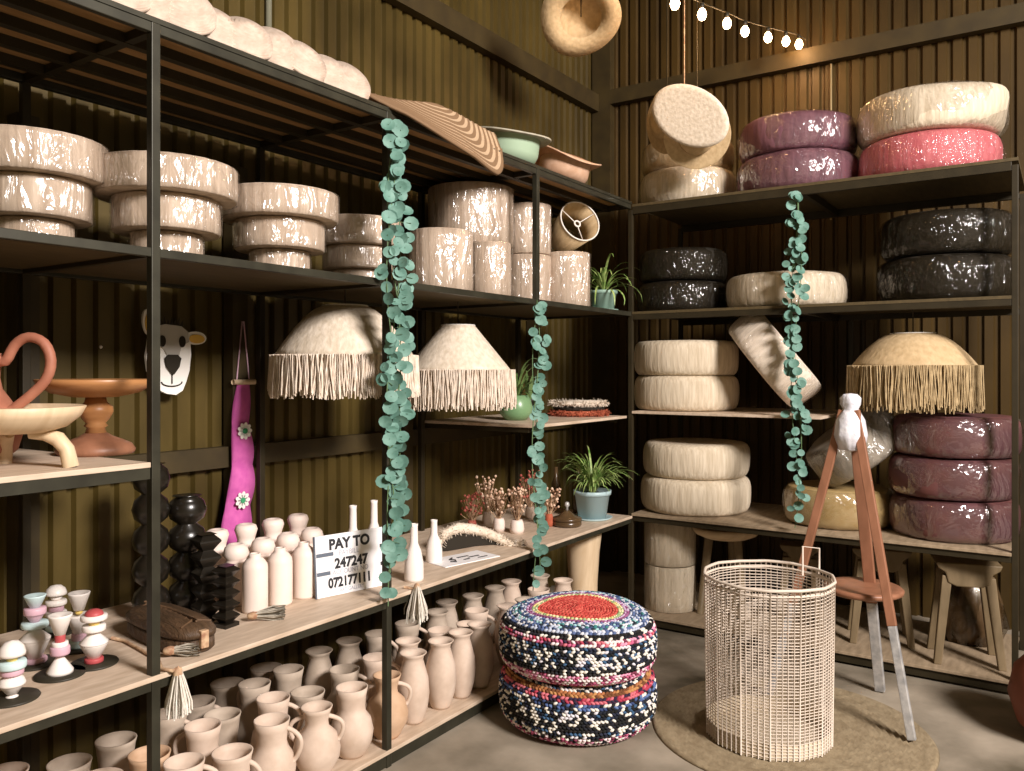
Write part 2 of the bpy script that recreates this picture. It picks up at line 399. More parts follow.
def pouf(px, Y, z, R, h, m, label, group=None, film=None, seed=0, rot=(0, 0, 0), x=None, lump=0.012, name='pouf'):
    p = at_y(px, HY, Y); X = p.x if x is None else x
    t = thing(name, label, 'pouf', (X, Y, z), rot, group)
    obj('cover', body_mesh(R, h, m, seed, lump, 0.004), m, t)
    if film: obj('plastic_wrap', wrap_mesh(R, h, seed), film, t)
    return t
G1 = 'plastic wrapped poufs on the top shelf'
h = 0.19
pouf(688, 4.46, ZB['top'], 0.265, 0.20, M['sisal'], 'beige wrapped pouf on the top shelf by the corner, lower of its pair', G1, M['film'], 1)
pouf(688, 4.48, ZB['top']+0.203, 0.255, 0.17, M['raffiat'], 'beige wrapped pouf on the top shelf by the corner, upper of its pair', G1, M['film'], 2)
pouf(798, 4.47, ZB['top'], 0.305, 0.195, M['purple'], 'purple wrapped pouf on the top shelf, lower of its pair', G1, M['film'], 3, lump=0.03)
pouf(797, 4.48, ZB['top']+0.20, 0.30, 0.19, M['purple'], 'purple wrapped pouf on the top shelf, upper of its pair', G1, M['film'], 4, lump=0.04)
pouf(928, 4.49, ZB['top'], 0.315, 0.195, M['pink'], 'bright pink wrapped pouf at the bottom of a pair on the top shelf', G1, M['filmf'], 5, lump=0.02)
pouf(930, 4.50, ZB['top']+0.20, 0.325, 0.21, M['sisal'], 'beige wrapped pouf lying on top of the bright pink pouf', G1, M['film'], 6, lump=0.05)
G2 = 'poufs on the second shelf of the back rack'
pouf(682, 4.45, ZB['s2'], 0.25, 0.17, M['black'], 'black plastic wrapped pouf beside the mint planter, lower of its pair', G2, M['filmd'], 7)
pouf(683, 4.46, ZB['s2']+0.174, 0.245, 0.18, M['black'], 'black plastic wrapped pouf near the mint planter, upper of its pair', G2, M['filmd'], 8)
pouf(786, 4.46, ZB['s2'], 0.305, 0.18, M['sisal'], 'single flat beige pouf behind the leaf garland on the second shelf', G2, M['filmf'], 9)
pouf(945, 4.46, ZB['s2'], 0.29, 0.21, M['black'], 'dark plastic wrapped pouf at the right end of the second shelf, lower of two', G2, M['filmd'], 10)
pouf(946, 4.46, ZB['s2']+0.214, 0.285, 0.20, M['black'], 'dark plastic wrapped pouf at the right end of the second shelf, upper of two', G2, M['filmd'], 11)
G3 = 'cream poufs on the short middle shelf'
pouf(686, 4.45, ZB['s3'], 0.293, 0.195, M['sisal'], 'cream round pouf on the short middle shelf, lower of its pair', G3, None, 12)
pouf(686, 4.45, ZB['s3']+0.193, 0.29, 0.195, M['sisal'], 'cream round pouf on the short middle shelf, upper of its pair', G3, None, 13)
G4 = 'poufs on the low wooden shelf of the back rack'
pouf(695, 4.45, ZB['s4'], 0.305, 0.195, M['sisal'], 'cream round pouf on the low shelf behind the wire basket, lower of its pair', G4, None, 14)
pouf(696, 4.45, ZB['s4']+0.193, 0.295, 0.19, M['sisal'], 'cream round pouf on the low shelf behind the wire basket, upper of its pair', G4, None, 15)
pouf(838, 4.47, ZB['s4'], 0.265, 0.19, M['yellow'], 'yellowish wrapped pouf lying flat behind the tripod chair', G4, M['film'], 16)
for k, w_ in enumerate(('bottom', 'middle', 'top')):
    pouf((953, 952, 955)[k], 4.45, ZB['s4']+k*0.192, 0.275, 0.188, M['mauve'], 'dusty purple wrapped pouf, %s of the stack of three by the right post' % w_, 'stack of three purple poufs', M['film'], 17+k, lump=0.03)
# leaning pouf: its edge rests on the short shelf, its side on the cream stack
def leaning(cx, cy, cz, ang, yaw, R, h, m, film, label, group, seed, lump=0.02):
    mx = T(cx, cy, cz) @ Matrix.Rotation(yaw, 4, 'Z') @ Matrix.Rotation(ang, 4, 'Y')
    t = thing('pouf', label, 'pouf', (0, 0, 0), (0, 0, 0), group); t.matrix_world = mx @ T(0, 0, -h/2)
    obj('cover', body_mesh(R, h, m, seed, lump, 0.004), m, t)
    if film: obj('plastic_wrap', wrap_mesh(R, h, seed), film, t)
p = at_y(774, 362, 4.42)
leaning(p.x, 4.42, ZB['s3']+0.292, math.radians(52), math.radians(14), 0.285, 0.20, M['sisalc'], M['filmf'], 'cream wrapped pouf leaning on edge against the short shelf stack', G3, 21)
p = at_y(853, 447, 4.42)
leaning(p.x, 4.44, p.z+0.01, math.radians(-38), math.radians(25), 0.23, 0.20, M['greyw'], M['filmt'], 'grey plastic wrapped pouf tilted on the yellowish pouf behind the chair top', G4, 22, 0.04)

# small cream drums on the bottom shelf
def drum_mesh(r, h, seed=0, r2=None, seg=64):
    r2 = r2 or r
    pr = [(0, 0), (r*0.97, 0), (r, 0.004), (r+(r2-r)*0.33, h*0.33), (r+(r2-r)*0.66, h*0.66), (r2, h-0.004), (r2*0.985, h), (r2*0.9, h-0.003), (0, h-0.006)]
    return MB().lathe(pr, seg, None, lambda a, q, z: (q*(1+0.006*math.cos(a*26+seed)+0.006*noise.noise(Vector((math.cos(a)*4+seed, math.sin(a)*4, z*9)))), z))
def film_drum(r, h, seed=0, r2=None):
    r2 = r2 or r
    pr = [(0, 0.0015), (r*0.98, 0.0015)]+[((r+(r2-r)*k/8)*1.0, h*k/8+(0.002 if k == 0 else 0)) for k in range(9)]+[(r2*0.9, h+0.002), (0, h+0.003)]
    def fn(a, q, z):
        v = Vector((math.cos(a)*3+seed, math.sin(a)*3, z*16)); n_ = noise.noise(v)+0.5*noise.noise(v*2.2)
        return (q*1.02+0.003+0.005*n_ if q > 0 else 0), z
    return MB().lathe(pr, 80, None, fn)
p = at_y(670, 600, 4.36)
for k, w_ in enumerate(('lower', 'upper')):
    t = thing('round_basket', 'small cream wrapped drum on the bottom shelf of the back rack, %s of two' % w_, 'basket', (p.x, 4.36, ZB['s0']+k*0.252), (0, 0, 0), 'cream drums on the bottom shelf')
    obj('body', drum_mesh(0.142, 0.248, k), M['sisal'], t); obj('plastic_wrap', film_drum(0.142, 0.245, k), M['filmf'], t)

# ------------------------------------------------------------------ stools on the bottom shelf
def leg_beam(p, q, w0, w1):
    mb = MB(); p = Vector(p); q = Vector(q); vs = []
    for c, w_ in ((p, w0), (q, w1)):
        for i, j in ((-1, -1), (1, -1), (1, 1), (-1, 1)): vs.append(c+Vector((i*w_/2, j*w_/2, 0)))
    mb.add(vs, [(0, 3, 2, 1), (4, 5, 6, 7), (0, 1, 5, 4), (1, 2, 6, 5), (2, 3, 7, 6), (3, 0, 4, 7)], None, None, False)
    return mb
def square_stool(px, Y, label, hh=0.46, W=0.27):
    p = at_y(px, 600, Y)
    t = thing('wooden_stool', label, 'stool', (p.x, Y, ZB['s0']), (0, 0, 0.25), 'wooden stools under the back rack')
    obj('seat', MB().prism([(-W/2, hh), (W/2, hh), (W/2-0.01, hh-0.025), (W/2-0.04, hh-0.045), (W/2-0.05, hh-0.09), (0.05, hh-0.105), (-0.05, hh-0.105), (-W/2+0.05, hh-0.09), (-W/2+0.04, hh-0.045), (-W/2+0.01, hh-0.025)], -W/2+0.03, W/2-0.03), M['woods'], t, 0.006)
    for i in (-1, 1):
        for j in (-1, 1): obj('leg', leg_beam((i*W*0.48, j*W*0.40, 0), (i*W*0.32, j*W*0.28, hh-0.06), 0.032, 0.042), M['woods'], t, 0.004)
square_stool(965, 4.33, 'wooden stool with splayed legs under the purple poufs by the right post')
square_stool(880, 4.42, 'wooden stool half hidden behind the tripod chair under the low shelf')
square_stool(800, 4.45, 'wooden stool mostly hidden behind the wire basket rim', 0.42, 0.2)
p = at_y(726, 600, 4.40)
t = thing('wooden_stool', 'round topped wooden stool between the cream drums and the wire basket', 'stool', (p.x, 4.40, ZB['s0']), (0, 0, 0), 'wooden stools under the back rack')
obj('seat', MB().lathe([(0, 0.42), (0.12, 0.42), (0.165, 0.44), (0.182, 0.462), (0.18, 0.475), (0.165, 0.48), (0.14, 0.468), (0, 0.462)], 40), M['woodp'], t)
for k in range(3):
    a = PI/2+k*2*PI/3
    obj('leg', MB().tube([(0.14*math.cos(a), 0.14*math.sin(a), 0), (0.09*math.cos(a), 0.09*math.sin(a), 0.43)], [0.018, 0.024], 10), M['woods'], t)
p = at_y(968, 620, 4.62)
tb = obj('plastic_bundle', MB().lathe([(0, 0), (0.12, 0), (0.15, 0.08), (0.14, 0.2), (0.1, 0.32), (0.05, 0.38), (0, 0.385)], 48, None, lambda a, r, z: (r*(1+0.18*noise.noise(Vector((math.cos(a)*3, math.sin(a)*3, z*14)))), z)), M['browng'], None, 0, (p.x, 4.66, ZB['s0']))
tag(tb, 'crumpled dark plastic wrapped bundle behind the splayed leg stool', 'bundle')
f_ = obj('plastic_wrap', MB().lathe([(0, 0.002), (0.128, 0.002), (0.157, 0.08), (0.147, 0.2), (0.107, 0.32), (0.057, 0.385), (0, 0.392)], 64, None, lambda a, r, z: (r*(1+0.22*noise.noise(Vector((math.cos(a)*4, math.sin(a)*4, z*20)))), z)), M['filmd'], tb)
# clay pot cut by the right border
p = at_z(1066, 742, 0)
tag(obj('clay_pot', MB().lathe([(0, 0), (0.1, 0), (0.16, 0.06), (0.19, 0.16), (0.17, 0.26), (0.12, 0.32), (0.11, 0.35), (0.125, 0.365), (0.1, 0.365), (0.09, 0.33), (0, 0.3)], 48), mat('dark_clay', rgb(120, 62, 40), rgb(100, 54, 34), 0.6, 8), None, 0, (p.x, p.y, 0)), 'dark brown rounded clay pot on the floor at the right border', 'pot')
# pale wooden pillar-stool under the left counter by the corner
p = at_x(597, 600, -2.16)
t = thing('wooden_drum', 'tall pale wooden drum standing under the counter near the corner', 'drum', (p.x, min(p.y, 3.9), Z0))
obj('body', MB().lathe([(0, 0), (0.07, 0), (0.075, 0.02), (0.078, 0.2), (0.088, 0.36), (0.1, 0.455), (0.1, 0.47), (0.085, 0.472), (0, 0.465)], 40), M['woodp'], t)
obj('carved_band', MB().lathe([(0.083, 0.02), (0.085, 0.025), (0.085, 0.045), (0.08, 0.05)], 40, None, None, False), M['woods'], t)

# ------------------------------------------------------------------ jugs and vases on the bottom shelf
def jar_body(kind):
    pr = {
     'vase': [(0, 0), (0.036, 0), (0.042, 0.012), (0.056, 0.06), (0.062, 0.11), (0.058, 0.165), (0.044, 0.215), (0.038, 0.235), (0.041, 0.25), (0.052, 0.262), (0.049, 0.264), (0.037, 0.25), (0.033, 0.235), (0.04, 0.21), (0.05, 0.16), (0.05, 0.06), (0, 0.03)],
     'jug': [(0, 0), (0.042, 0), (0.052, 0.012), (0.07, 0.05), (0.075, 0.085), (0.066, 0.125), (0.048, 0.15), (0.046, 0.17), (0.05, 0.205), (0.056, 0.235), (0.052, 0.236), (0.045, 0.205), (0.041, 0.17), (0.045, 0.148), (0.06, 0.12), (0.064, 0.06), (0, 0.02)],
     'pot': [(0, 0), (0.044, 0), (0.051, 0.012), (0.075, 0.055), (0.078, 0.085), (0.066, 0.13), (0.04, 0.155), (0.037, 0.175), (0.045, 0.205), (0.052, 0.222), (0.048, 0.223), (0.038, 0.205), (0.032, 0.175), (0.035, 0.15), (0.06, 0.12), (0.066, 0.06), (0, 0.02)],
     'mug': [(0, 0), (0.046, 0), (0.05, 0.008), (0.047, 0.05), (0.048, 0.12), (0.056, 0.185), (0.06, 0.2), (0.056, 0.201), (0.05, 0.18), (0.043, 0.12), (0.042, 0.03), (0, 0.02)]}[kind]
    return MB().lathe(pr, 36)
def handle(side, r0, z0, r1, z1, out):
    pts = []
    for k in range(11):
        u = k/10; a = PI*u
        r = r0+(r1-r0)*u+out*math.sin(a)**0.8; z = z0+(z1-z0)*u+0.012*math.sin(a)
        pts.append((side*r, 0, z))
    return MB().tube(pts, 0.0075, 8)
PM = {k: jar_body(k).mesh(k+'_body', M['clay']) for k in ('vase', 'jug', 'pot', 'mug')}
PM2 = {}
for k in PM:
    for s_, m_ in (('o', 'clay2'), ('g', 'clay3')):
        c = PM[k].copy(); c.materials[0] = M[m_]; PM2[k+s_] = c
HM = {'jug': [handle(1, 0.046, 0.21, 0.068, 0.105, 0.035)], 'pot': [handle(1, 0.04, 0.19, 0.07, 0.11, 0.03), handle(-1, 0.04, 0.19, 0.07, 0.11, 0.03)],
      'mug': [handle(1, 0.052, 0.17, 0.047, 0.06, 0.035)], 'vase': []}
HMm = {k: [a.mesh('handle', M['clay']) for a in v] for k, v in HM.items()}
JH = {'vase': 0.264, 'jug': 0.236, 'pot': 0.223, 'mug': 0.201}
jars = [  # rim pixel, kind, handle yaw, tone
 (22, 768, 'mug', 0, ''), (74, 758, 'mug', 0.3, 'g'), (110, 771, 'mug', 1.0, ''), (131, 740, 'mug', 2.5, 'g'), (167, 722, 'jug', 0.3, 'g'), (167, 748, 'mug', 0.6, 'o'), (190, 762, 'jug', 0.8, ''),
 (210, 735, 'jug', 3.3, ''), (245, 748, 'mug', 0.3, ''), (270, 723, 'jug', 0.3, ''), (321, 711, 'pot', 0.4, ''), (352, 695, 'jug', 2.6, ''), (391, 684, 'pot', 0.5, 'o'),
 (425, 657, 'vase', 0, ''), (453, 642, 'vase', 0, ''), (478, 634, 'vase', 0, ''), (497, 628, 'vase', 0, ''),
 (231, 713, 'mug', 2.8, 'g'), (284, 703, 'jug', 0.5, ''), (313, 686, 'mug', 0.3, 'g'), (351, 671, 'jug', 0.5, 'g'), (377, 659, 'jug', 0.5, ''), (409, 640, 'vase', 0, ''), (444, 631, 'jug', 0.4, ''), (465, 622, 'pot', 0.4, ''),
 (205, 700, 'mug', 1.0, 'g'), (255, 683, 'jug', 2.8, 'g'), (290, 671, 'jug', 3.0, 'g'), (319, 650, 'vase', 0, 'g'), (349, 640, 'vase', 0, 'g'), (378, 633, 'jug', 0, 'g'), (412, 622, 'jug', 0.5, 'g'), (439, 612, 'vase', 0, 'g'), (481, 611, 'jug', 0.3, ''), (498, 604, 'vase', 0, ''),
 (454, 602, 'vase', 0, 'g'), (473, 595, 'vase', 0, 'g'), (495, 587, 'vase', 0, 'g'), (515, 581, 'vase', 0, ''), (538, 588, 'jug', 0.6, ''), (560, 580, 'vase', 0, ''), (522, 600, 'vase', 0, 'g'), (540, 575, 'vase', 0, 'g'),
 (232, 688, 'mug', 0.5, 'g'), (268, 668, 'mug', 0.9, 'g')]
pos = []
for px, py, k, a, tn in jars:
    p = at_z(px, py, Z0+JH[k]); pos.append([min(max(p.x, -2.60), -2.055), p.y])
for it in range(60):
    for i in range(len(pos)):
        for j in range(i):
            ri = 0.08 if jars[i][2] != 'vase' else 0.064; rj = 0.08 if jars[j][2] != 'vase' else 0.064
            dx = pos[i][0]-pos[j][0]; dy = pos[i][1]-pos[j][1]; d = math.hypot(dx, dy) or 1e-4; mn = ri+rj+0.002
            if d < mn:
                q = (mn-d)/2/d
                pos[i][0] += dx*q; pos[i][1] += dy*q; pos[j][0] -= dx*q; pos[j][1] -= dy*q
    for q in pos:
        q[0] = min(max(q[0], -2.59), -2.065)
        for yp in (1.275, 2.172):
            if q[0] > -2.1 and abs(q[1]-yp) < 0.075: q[1] = yp+(0.075 if q[1] > yp else -0.075)
ORD = ['first', 'second', 'third', 'fourth', 'fifth', 'sixth', 'seventh', 'eighth', 'ninth', 'tenth', 'eleventh', 'twelfth', 'thirteenth', 'fourteenth', 'fifteenth', 'sixteenth', 'seventeenth', 'eighteenth', 'nineteenth', 'twentieth']
rows = {}
for i, q in enumerate(pos):
    r_ = 0 if q[0] > -2.15 else 1 if q[0] > -2.32 else 2 if q[0] > -2.46 else 3
    rows.setdefault(r_, []).append((q[1], i))
RN = ['front row', 'second row', 'third row', 'back row']
KN = {'vase': ('clay_vase', 'narrow clay vase', 'vase'), 'jug': ('clay_jug', 'one handled clay jug', 'jug'), 'pot': ('clay_jug', 'two handled clay jug', 'jug'), 'mug': ('clay_mug', 'flaring clay mug', 'mug')}
TN = {'': 'pale pinkish', 'o': 'ochre tinted', 'g': 'greyish'}
for r_, lst in rows.items():
    for n_, (y_, i) in enumerate(sorted(lst)):
        px, py, k, a, tn = jars[i]
        nm, d_, cat = KN[k]
        t = thing(nm, '%s %s, bottom shelf %s, %s from left' % (TN[tn], d_, RN[r_], ORD[n_]), cat, (pos[i][0], pos[i][1], Z0), (0, 0, a+YAW-0.3), 'clay jugs and vases on the bottom shelf')
        obj('body', PM[k] if not tn else PM2[k+tn], None, t)
        for hm in HMm[k]: obj('handle', hm, None, t)

# ------------------------------------------------------------------ second shelf: lampshades
def shade_drum(name, label, X, px, z, r, h, m=M['pleat'], wrap=True, group='wrapped lampshades on the second shelf', tiers=None, seed=0):
    p = at_x(px, HY, X)
    t = thing(name, label, 'lampshade', (X, p.y, z), (0, 0, seed), group)
    if tiers:
        zz = 0
        for k, (rr, hh) in enumerate(tiers):
            d = obj('tier', drum_mesh(rr, hh, seed+k), m, t, 0, (0, 0, zz)); zz += hh
            obj('plastic_wrap', film_drum(rr, hh-0.004, seed+k), M['filmt'], d, 0, (0, 0, 0))
            zz += 0.003
    else:
        obj('body', drum_mesh(r, h, seed), m, t)
        if wrap: obj('plastic_wrap', film_drum(r, h-0.003, seed), M['filmt'], t)
    return t
TI = [(0.102, 0.085), (0.152, 0.10), (0.202, 0.098)]
shade_drum('tiered_lampshade', 'wrapped three tier lampshade at the left border of the second shelf', -2.38, 34, Z2, 0, 0, tiers=[(0.1, 0.09), (0.145, 0.105), (0.185, 0.108)], seed=1)
shade_drum('tiered_lampshade', 'wrapped three tier lampshade behind the nearest black upright', -2.25, 167, Z2, 0, 0, tiers=TI, seed=2)
shade_drum('tiered_lampshade', 'wrapped three tier lampshade right of the nearest black upright', -2.25, 280, Z2, 0, 0, tiers=[(0.1, 0.085), (0.15, 0.097), (0.196, 0.095)], seed=3)
shade_drum('tiered_lampshade', 'smallest wrapped three tier lampshade, left of the longest leaf garland', -2.30, 358, Z2, 0, 0, tiers=[(0.1, 0.065), (0.135, 0.085), (0.165, 0.105)], seed=4)
shade_drum('drum_lampshade', 'short wrapped drum lampshade just right of the longest garland', -2.2, 441, Z2, 0.135, 0.262, seed=5)
shade_drum('drum_lampshade', 'small wrapped drum lampshade standing under the large one', -2.15, 490, Z2, 0.095, 0.245, seed=6)
shade_drum('drum_lampshade', 'largest wrapped drum lampshade lying across two smaller ones', -2.385, 471, Z2+0.268, 0.205, 0.278, seed=7)
shade_drum('drum_lampshade', 'wrapped drum lampshade under the large one, hidden towards the wall', -2.47, 462, Z2, 0.12, 0.262, seed=12)
shade_drum('drum_lampshade', 'lower of two wrapped drum lampshades behind the thin upright', -2.27, 528, Z2, 0.118, 0.255, seed=8)
shade_drum('drum_lampshade', 'upper of two wrapped drum lampshades behind the thin upright', -2.27, 528, Z2+0.26, 0.116, 0.25, seed=9)
shade_drum('drum_lampshade', 'wrapped drum lampshade beside the mint planter, under the tilted shade', -2.14, 567, Z2, 0.118, 0.278, seed=10)
# tilted open lampshade
oc = at_x(580, 221, -2.10)
ax = (-FW*0.80+RT*0.38+Vector((0, 0, 0.30))).normalized()
t = thing('drum_lampshade', 'tan lampshade tilted on its side showing its wire spider', 'lampshade', (0, 0, 0), (0, 0, 0), 'wrapped lampshades on the second shelf')
qt = ax.to_track_quat('Z', 'Y').to_matrix().to_4x4()
t.matrix_world = T(*(oc-ax*0.20)) @ qt
obj('body', MB().lathe([(0.088, 0), (0.112, 0.2), (0.109, 0.2), (0.085, 0.0), (0.088, 0)], 48, None, None, False), M['raffiat'], t)
obj('rim', MB().tube([(0.112*math.cos(2*PI*k/40), 0.112*math.sin(2*PI*k/40), 0.2) for k in range(40)], 0.004, 6, True), M['chrome'], t)
mb = MB()
for k in range(3):
    a = 0.5+2*PI*k/3; mb.tube([(0.015*math.cos(a), 0.015*math.sin(a), 0.17), (0.11*math.cos(a), 0.11*math.sin(a), 0.197)], 0.0025, 6)
mb.tube([(0.016*math.cos(2*PI*k/20), 0.016*math.sin(2*PI*k/20), 0.17) for k in range(20)], 0.005, 6, True)
obj('spider_frame', mb, M['chrome'], t)

# ------------------------------------------------------------------ potted plants
def blades(n, length, wid, spread, seed, droop=1.0, up=0.5):
    rnd = random.Random(seed); mb = MB()
    for i in range(n):
        a = rnd.uniform(0, 2*PI); L = length*rnd.uniform(0.55, 1.1); e = rnd.uniform(up, 1.45)
        sp = rnd.uniform(0.6, 1.2)*spread; pts = []
        x = rnd.uniform(0, 0.015); z = 0; N = 8; ang = e
        for k in range(N+1):
            pts.append(Vector((x*math.cos(a), x*math.sin(a), z)))
            x += math.cos(ang)*L/N*sp; z += math.sin(ang)*L/N; ang -= droop*rnd.uniform(0.16, 0.40)*(0.4+k/N)
        side = Vector((-math.sin(a), math.cos(a), 0)); vs = []; fs = []
        for k, p in enumerate(pts):
            w_ = wid*(math.sin(PI*(0.12+0.86*k/N))**0.7)/2
            vs += [p-side*w_, p+Vector((0, 0, -w_*0.35)), p+side*w_]
        for k in range(N):
            b = k*3; fs += [(b, b+1, b+4, b+3), (b+1, b+2, b+5, b+4)]
        mb.add(vs, fs)
    return mb
def potted(name, label, loc, r, h, mpot, leaf_args, mleaf=None, saucer=True, rounded=False):
    t = thing(name, label, 'plant', loc)
    z0 = 0.0
    if saucer:
        obj('saucer', MB().lathe([(0, 0), (r*0.95, 0), (r*1.12, 0.012), (r*1.08, 0.013), (r*0.9, 0.006), (0, 0.005)], 32), mpot, t); z0 = 0.006
    if rounded: pr = [(0, 0), (r*0.6, 0), (r*0.95, h*0.25), (r, h*0.5), (r*0.88, h*0.82), (r*0.72, h), (r*0.66, h), (r*0.6, h*0.85), (0, h*0.8)]
    else: pr = [(0, 0), (r*0.76, 0), (r*0.95, h*0.84), (r*1.03, h*0.85), (r*1.05, h), (r*0.98, h), (r*0.9, h*0.85), (0, h*0.84)]
    obj('pot', MB().lathe([(a, b+z0) for a, b in pr], 36), mpot, t)
    obj('soil', MB().lathe([(0, h*0.86+z0), (r*0.6, h*0.865+z0), (r*0.6 if rounded else r*0.88, h*0.87+z0)], 24, None, None, False), M['soil'], t)
    obj('leaves', blades(*leaf_args), mleaf or M['leaf'], t, 0, (0, 0, h*0.85+z0))
    return t
p = at_x(605, 300, -2.12)
potted('potted_spider_plant', 'small spider plant in a mint pot on the second shelf by the corner', (-2.12, p.y-0.02, Z2), 0.075, 0.11, M['mint'], (40, 0.33, 0.012, 1.1, 3, 1.2, 0.4))
p = at_x(599, 520, -2.10)
potted('potted_spider_plant', 'bushy spider plant in a pale blue pot on the counter by the corner', (-2.12, p.y-0.04, Z4), 0.098, 0.148, M['blue'], (150, 0.34, 0.011, 0.72, 5, 0.95, 0.7))
p = at_x(516, 415, -2.30)
potted('potted_plant', 'spiky plant in a round green pot beside the fringed lampshade', (-2.30, p.y, Z3L), 0.085, 0.125, M['green'], (20, 0.28, 0.014, 0.8, 8, 0.8, 0.6), M['leafd'], False, True)
p = at_x(592, 400, -2.5)
potted('potted_plant', 'dark pot with two upright pointed leaves behind the raffia mats', (-2.52, 3.93, Z3L), 0.05, 0.09, M['matb'], (7, 0.2, 0.028, 0.3, 14, 0.2, 1.2), M['leafd'], False)

# ------------------------------------------------------------------ garlands
def garland(label, px, y0, y1, plane, val, leaf, n, width, seed, hook=0.0):
    rnd = random.Random(seed)
    f = at_x if plane == 'x' else at_y
    a = f(px, y0, val); b = f(px, y1, val)
    nrm = Vector((1, 0, 0)) if plane == 'x' else Vector((0, -1, 0))
    t = thing('leaf_garland', label, 'garland', (a.x, a.y, a.z), (0, 0, 0), 'hanging garlands of round blue green leaves')
    L = a.z-b.z; mb = MB(); lv = MB()
    sd = Vector((0, 1, 0)) if plane == 'x' else Vector((1, 0, 0))
    for s_ in range(3):
        ph = rnd.uniform(0, 6); ends = L*(1, 0.93, 0.84)[s_]; pts = []
        for k in range(31):
            z = -ends*k/30; taper = 0.35+0.65*min(1, k/5)
            off = sd*(math.sin(z*5+ph)*width*0.35*taper)+nrm*(0.012+0.008*math.cos(z*7+ph))
            pts.append(off+Vector((0, 0, z)))
        mb.tube(pts, 0.002, 5)
        m_ = n//3
        for i in range(m_):
            u = (i+rnd.random())/m_; q = pts[min(30, int(u*30))]
            sz = leaf*rnd.uniform(0.75, 1.15)
            c = q+sd*rnd.uniform(-1, 1)*width*0.42+nrm*rnd.uniform(0.0, 0.035)+Vector((0, 0, rnd.uniform(-0.015, 0.015)))
            d = (Vector((0.55, -0.7, 0.05))+Vector((rnd.uniform(-.5, .5), rnd.uniform(-.5, .5), rnd.uniform(-.3, .45)))).normalized()
            rot = d.to_track_quat('Z', 'Y').to_matrix().to_4x4()
            vs = [(0, 0, -0.06*sz)]; fs = []
            for ring, (rr, zz) in enumerate(((0.3, -0.045), (0.5, 0.0))):
                for k in range(10):
                    aa = 2*PI*k/10; vs.append((rr*sz*math.cos(aa), rr*sz*0.92*math.sin(aa), zz*sz))
            for k in range(10):
                fs.append((0, 1+k, 1+(k+1) % 10)); fs.append((1+k, 11+k, 11+(k+1) % 10, 1+(k+1) % 10))
            lv.add(vs, fs, None, T(*c) @ rot)
            mb.tube([q, c], 0.001, 4)
    obj('stem', mb, M['stem'], t); obj('leaves', lv, M['leafb'], t)
    return t
garland('longest and fullest leaf garland, hanging down the middle black upright', 391, 128, 604, 'x', XF+0.02, 0.050, 150, 0.08, 1)
garland('thin leaf garland hanging from the second shelf in front of the green pot', 534, 300, 590, 'x', XF+0.02, 0.048, 75, 0.065, 2)
garland('leaf garland hanging on the back rack beside the tripod chair', 797, 197, 528, 'y', YF-0.025, 0.048, 120, 0.075, 3)

# ------------------------------------------------------------------ fringed lampshades
def fringed(label, loc, R, rt, hcone, hf, ztop_hang, mcone, mfr, seed, dome=1.0):
    rnd = random.Random(seed)
    t = thing('fringed_lampshade', label, 'lampshade', loc, (0, 0, 0), 'hanging raffia fringe lampshades')
    H = hcone+hf*0.0
    pr = []
    for k in range(9):
        u = k/8; r = rt+(R-rt)*(u**0.85 if dome > 1 else u); pr.append((r, -hcone*(u**dome)))
    obj('shade', MB().lathe(pr+[(pr[-1][0]-0.004, pr[-1][1])]+[(r-0.004, z-0.003) for r, z in pr[::-1]], 96, None, lambda a, r, z: (r*(1+0.006*math.cos(a*48)), z), False), mcone, t)
    obj('top_ring', MB().tube([(rt*math.cos(2*PI*k/32), rt*math.sin(2*PI*k/32), 0) for k in range(32)], 0.004, 6, True).tube([(-rt, 0, 0), (rt, 0, 0)], 0.002, 5).tube([(0, -rt, 0), (0, rt, 0)], 0.002, 5), M['chrome'], t)
    mb = MB(); n = 820
    for i in range(n):
        a = 2*PI*i/n+rnd.uniform(-.01, .01); r = R+rnd.uniform(-0.004, 0.012); L = hf*rnd.uniform(0.82, 1.05); pts = []
        da = rnd.uniform(-0.035, 0.035); dr = rnd.uniform(-0.006, 0.008); ph = rnd.uniform(0, 6)
        for k in range(5):
            u = k/4; aa = a+da*u+0.012*math.sin(ph+u*5); rr = r+dr*u
            pts.append((rr*math.cos(aa), rr*math.sin(aa), -hcone+0.012-L*u))
        mb.tube(pts, 0.0028, 3, caps=False)
    obj('fringe', mb, mfr, t)
    obj('cord', MB().tube([(0, 0, 0), (0, 0, ztop_hang-loc[2])], 0.003, 6), M['steelr'], t)
    return t
fringed('larger raffia fringe lampshade hanging left of the longest garland', (-2.30, at_x(345, 350, -2.30).y, 1.645), 0.268, 0.085, 0.20, 0.155, Z2-0.012, M['raffia'], M['fringe'], 1, 1.25)
fringed('pointed raffia fringe lampshade hanging right of the longest garland', (-2.27, at_x(458, 350, -2.27).y, 1.60), 0.245, 0.075, 0.21, 0.17, Z2-0.012, M['raffia'], M['fringe'], 2, 1.0)
p = at_y(913, 335, 4.38)
fringed('tan raffia fringe lampshade hanging in the back rack above the purple poufs', (p.x, 4.38, 1.575), 0.283, 0.10, 0.165, 0.21, ZB['s2']-0.014, M['raffiat'], M['fringet'], 3, 1.3)

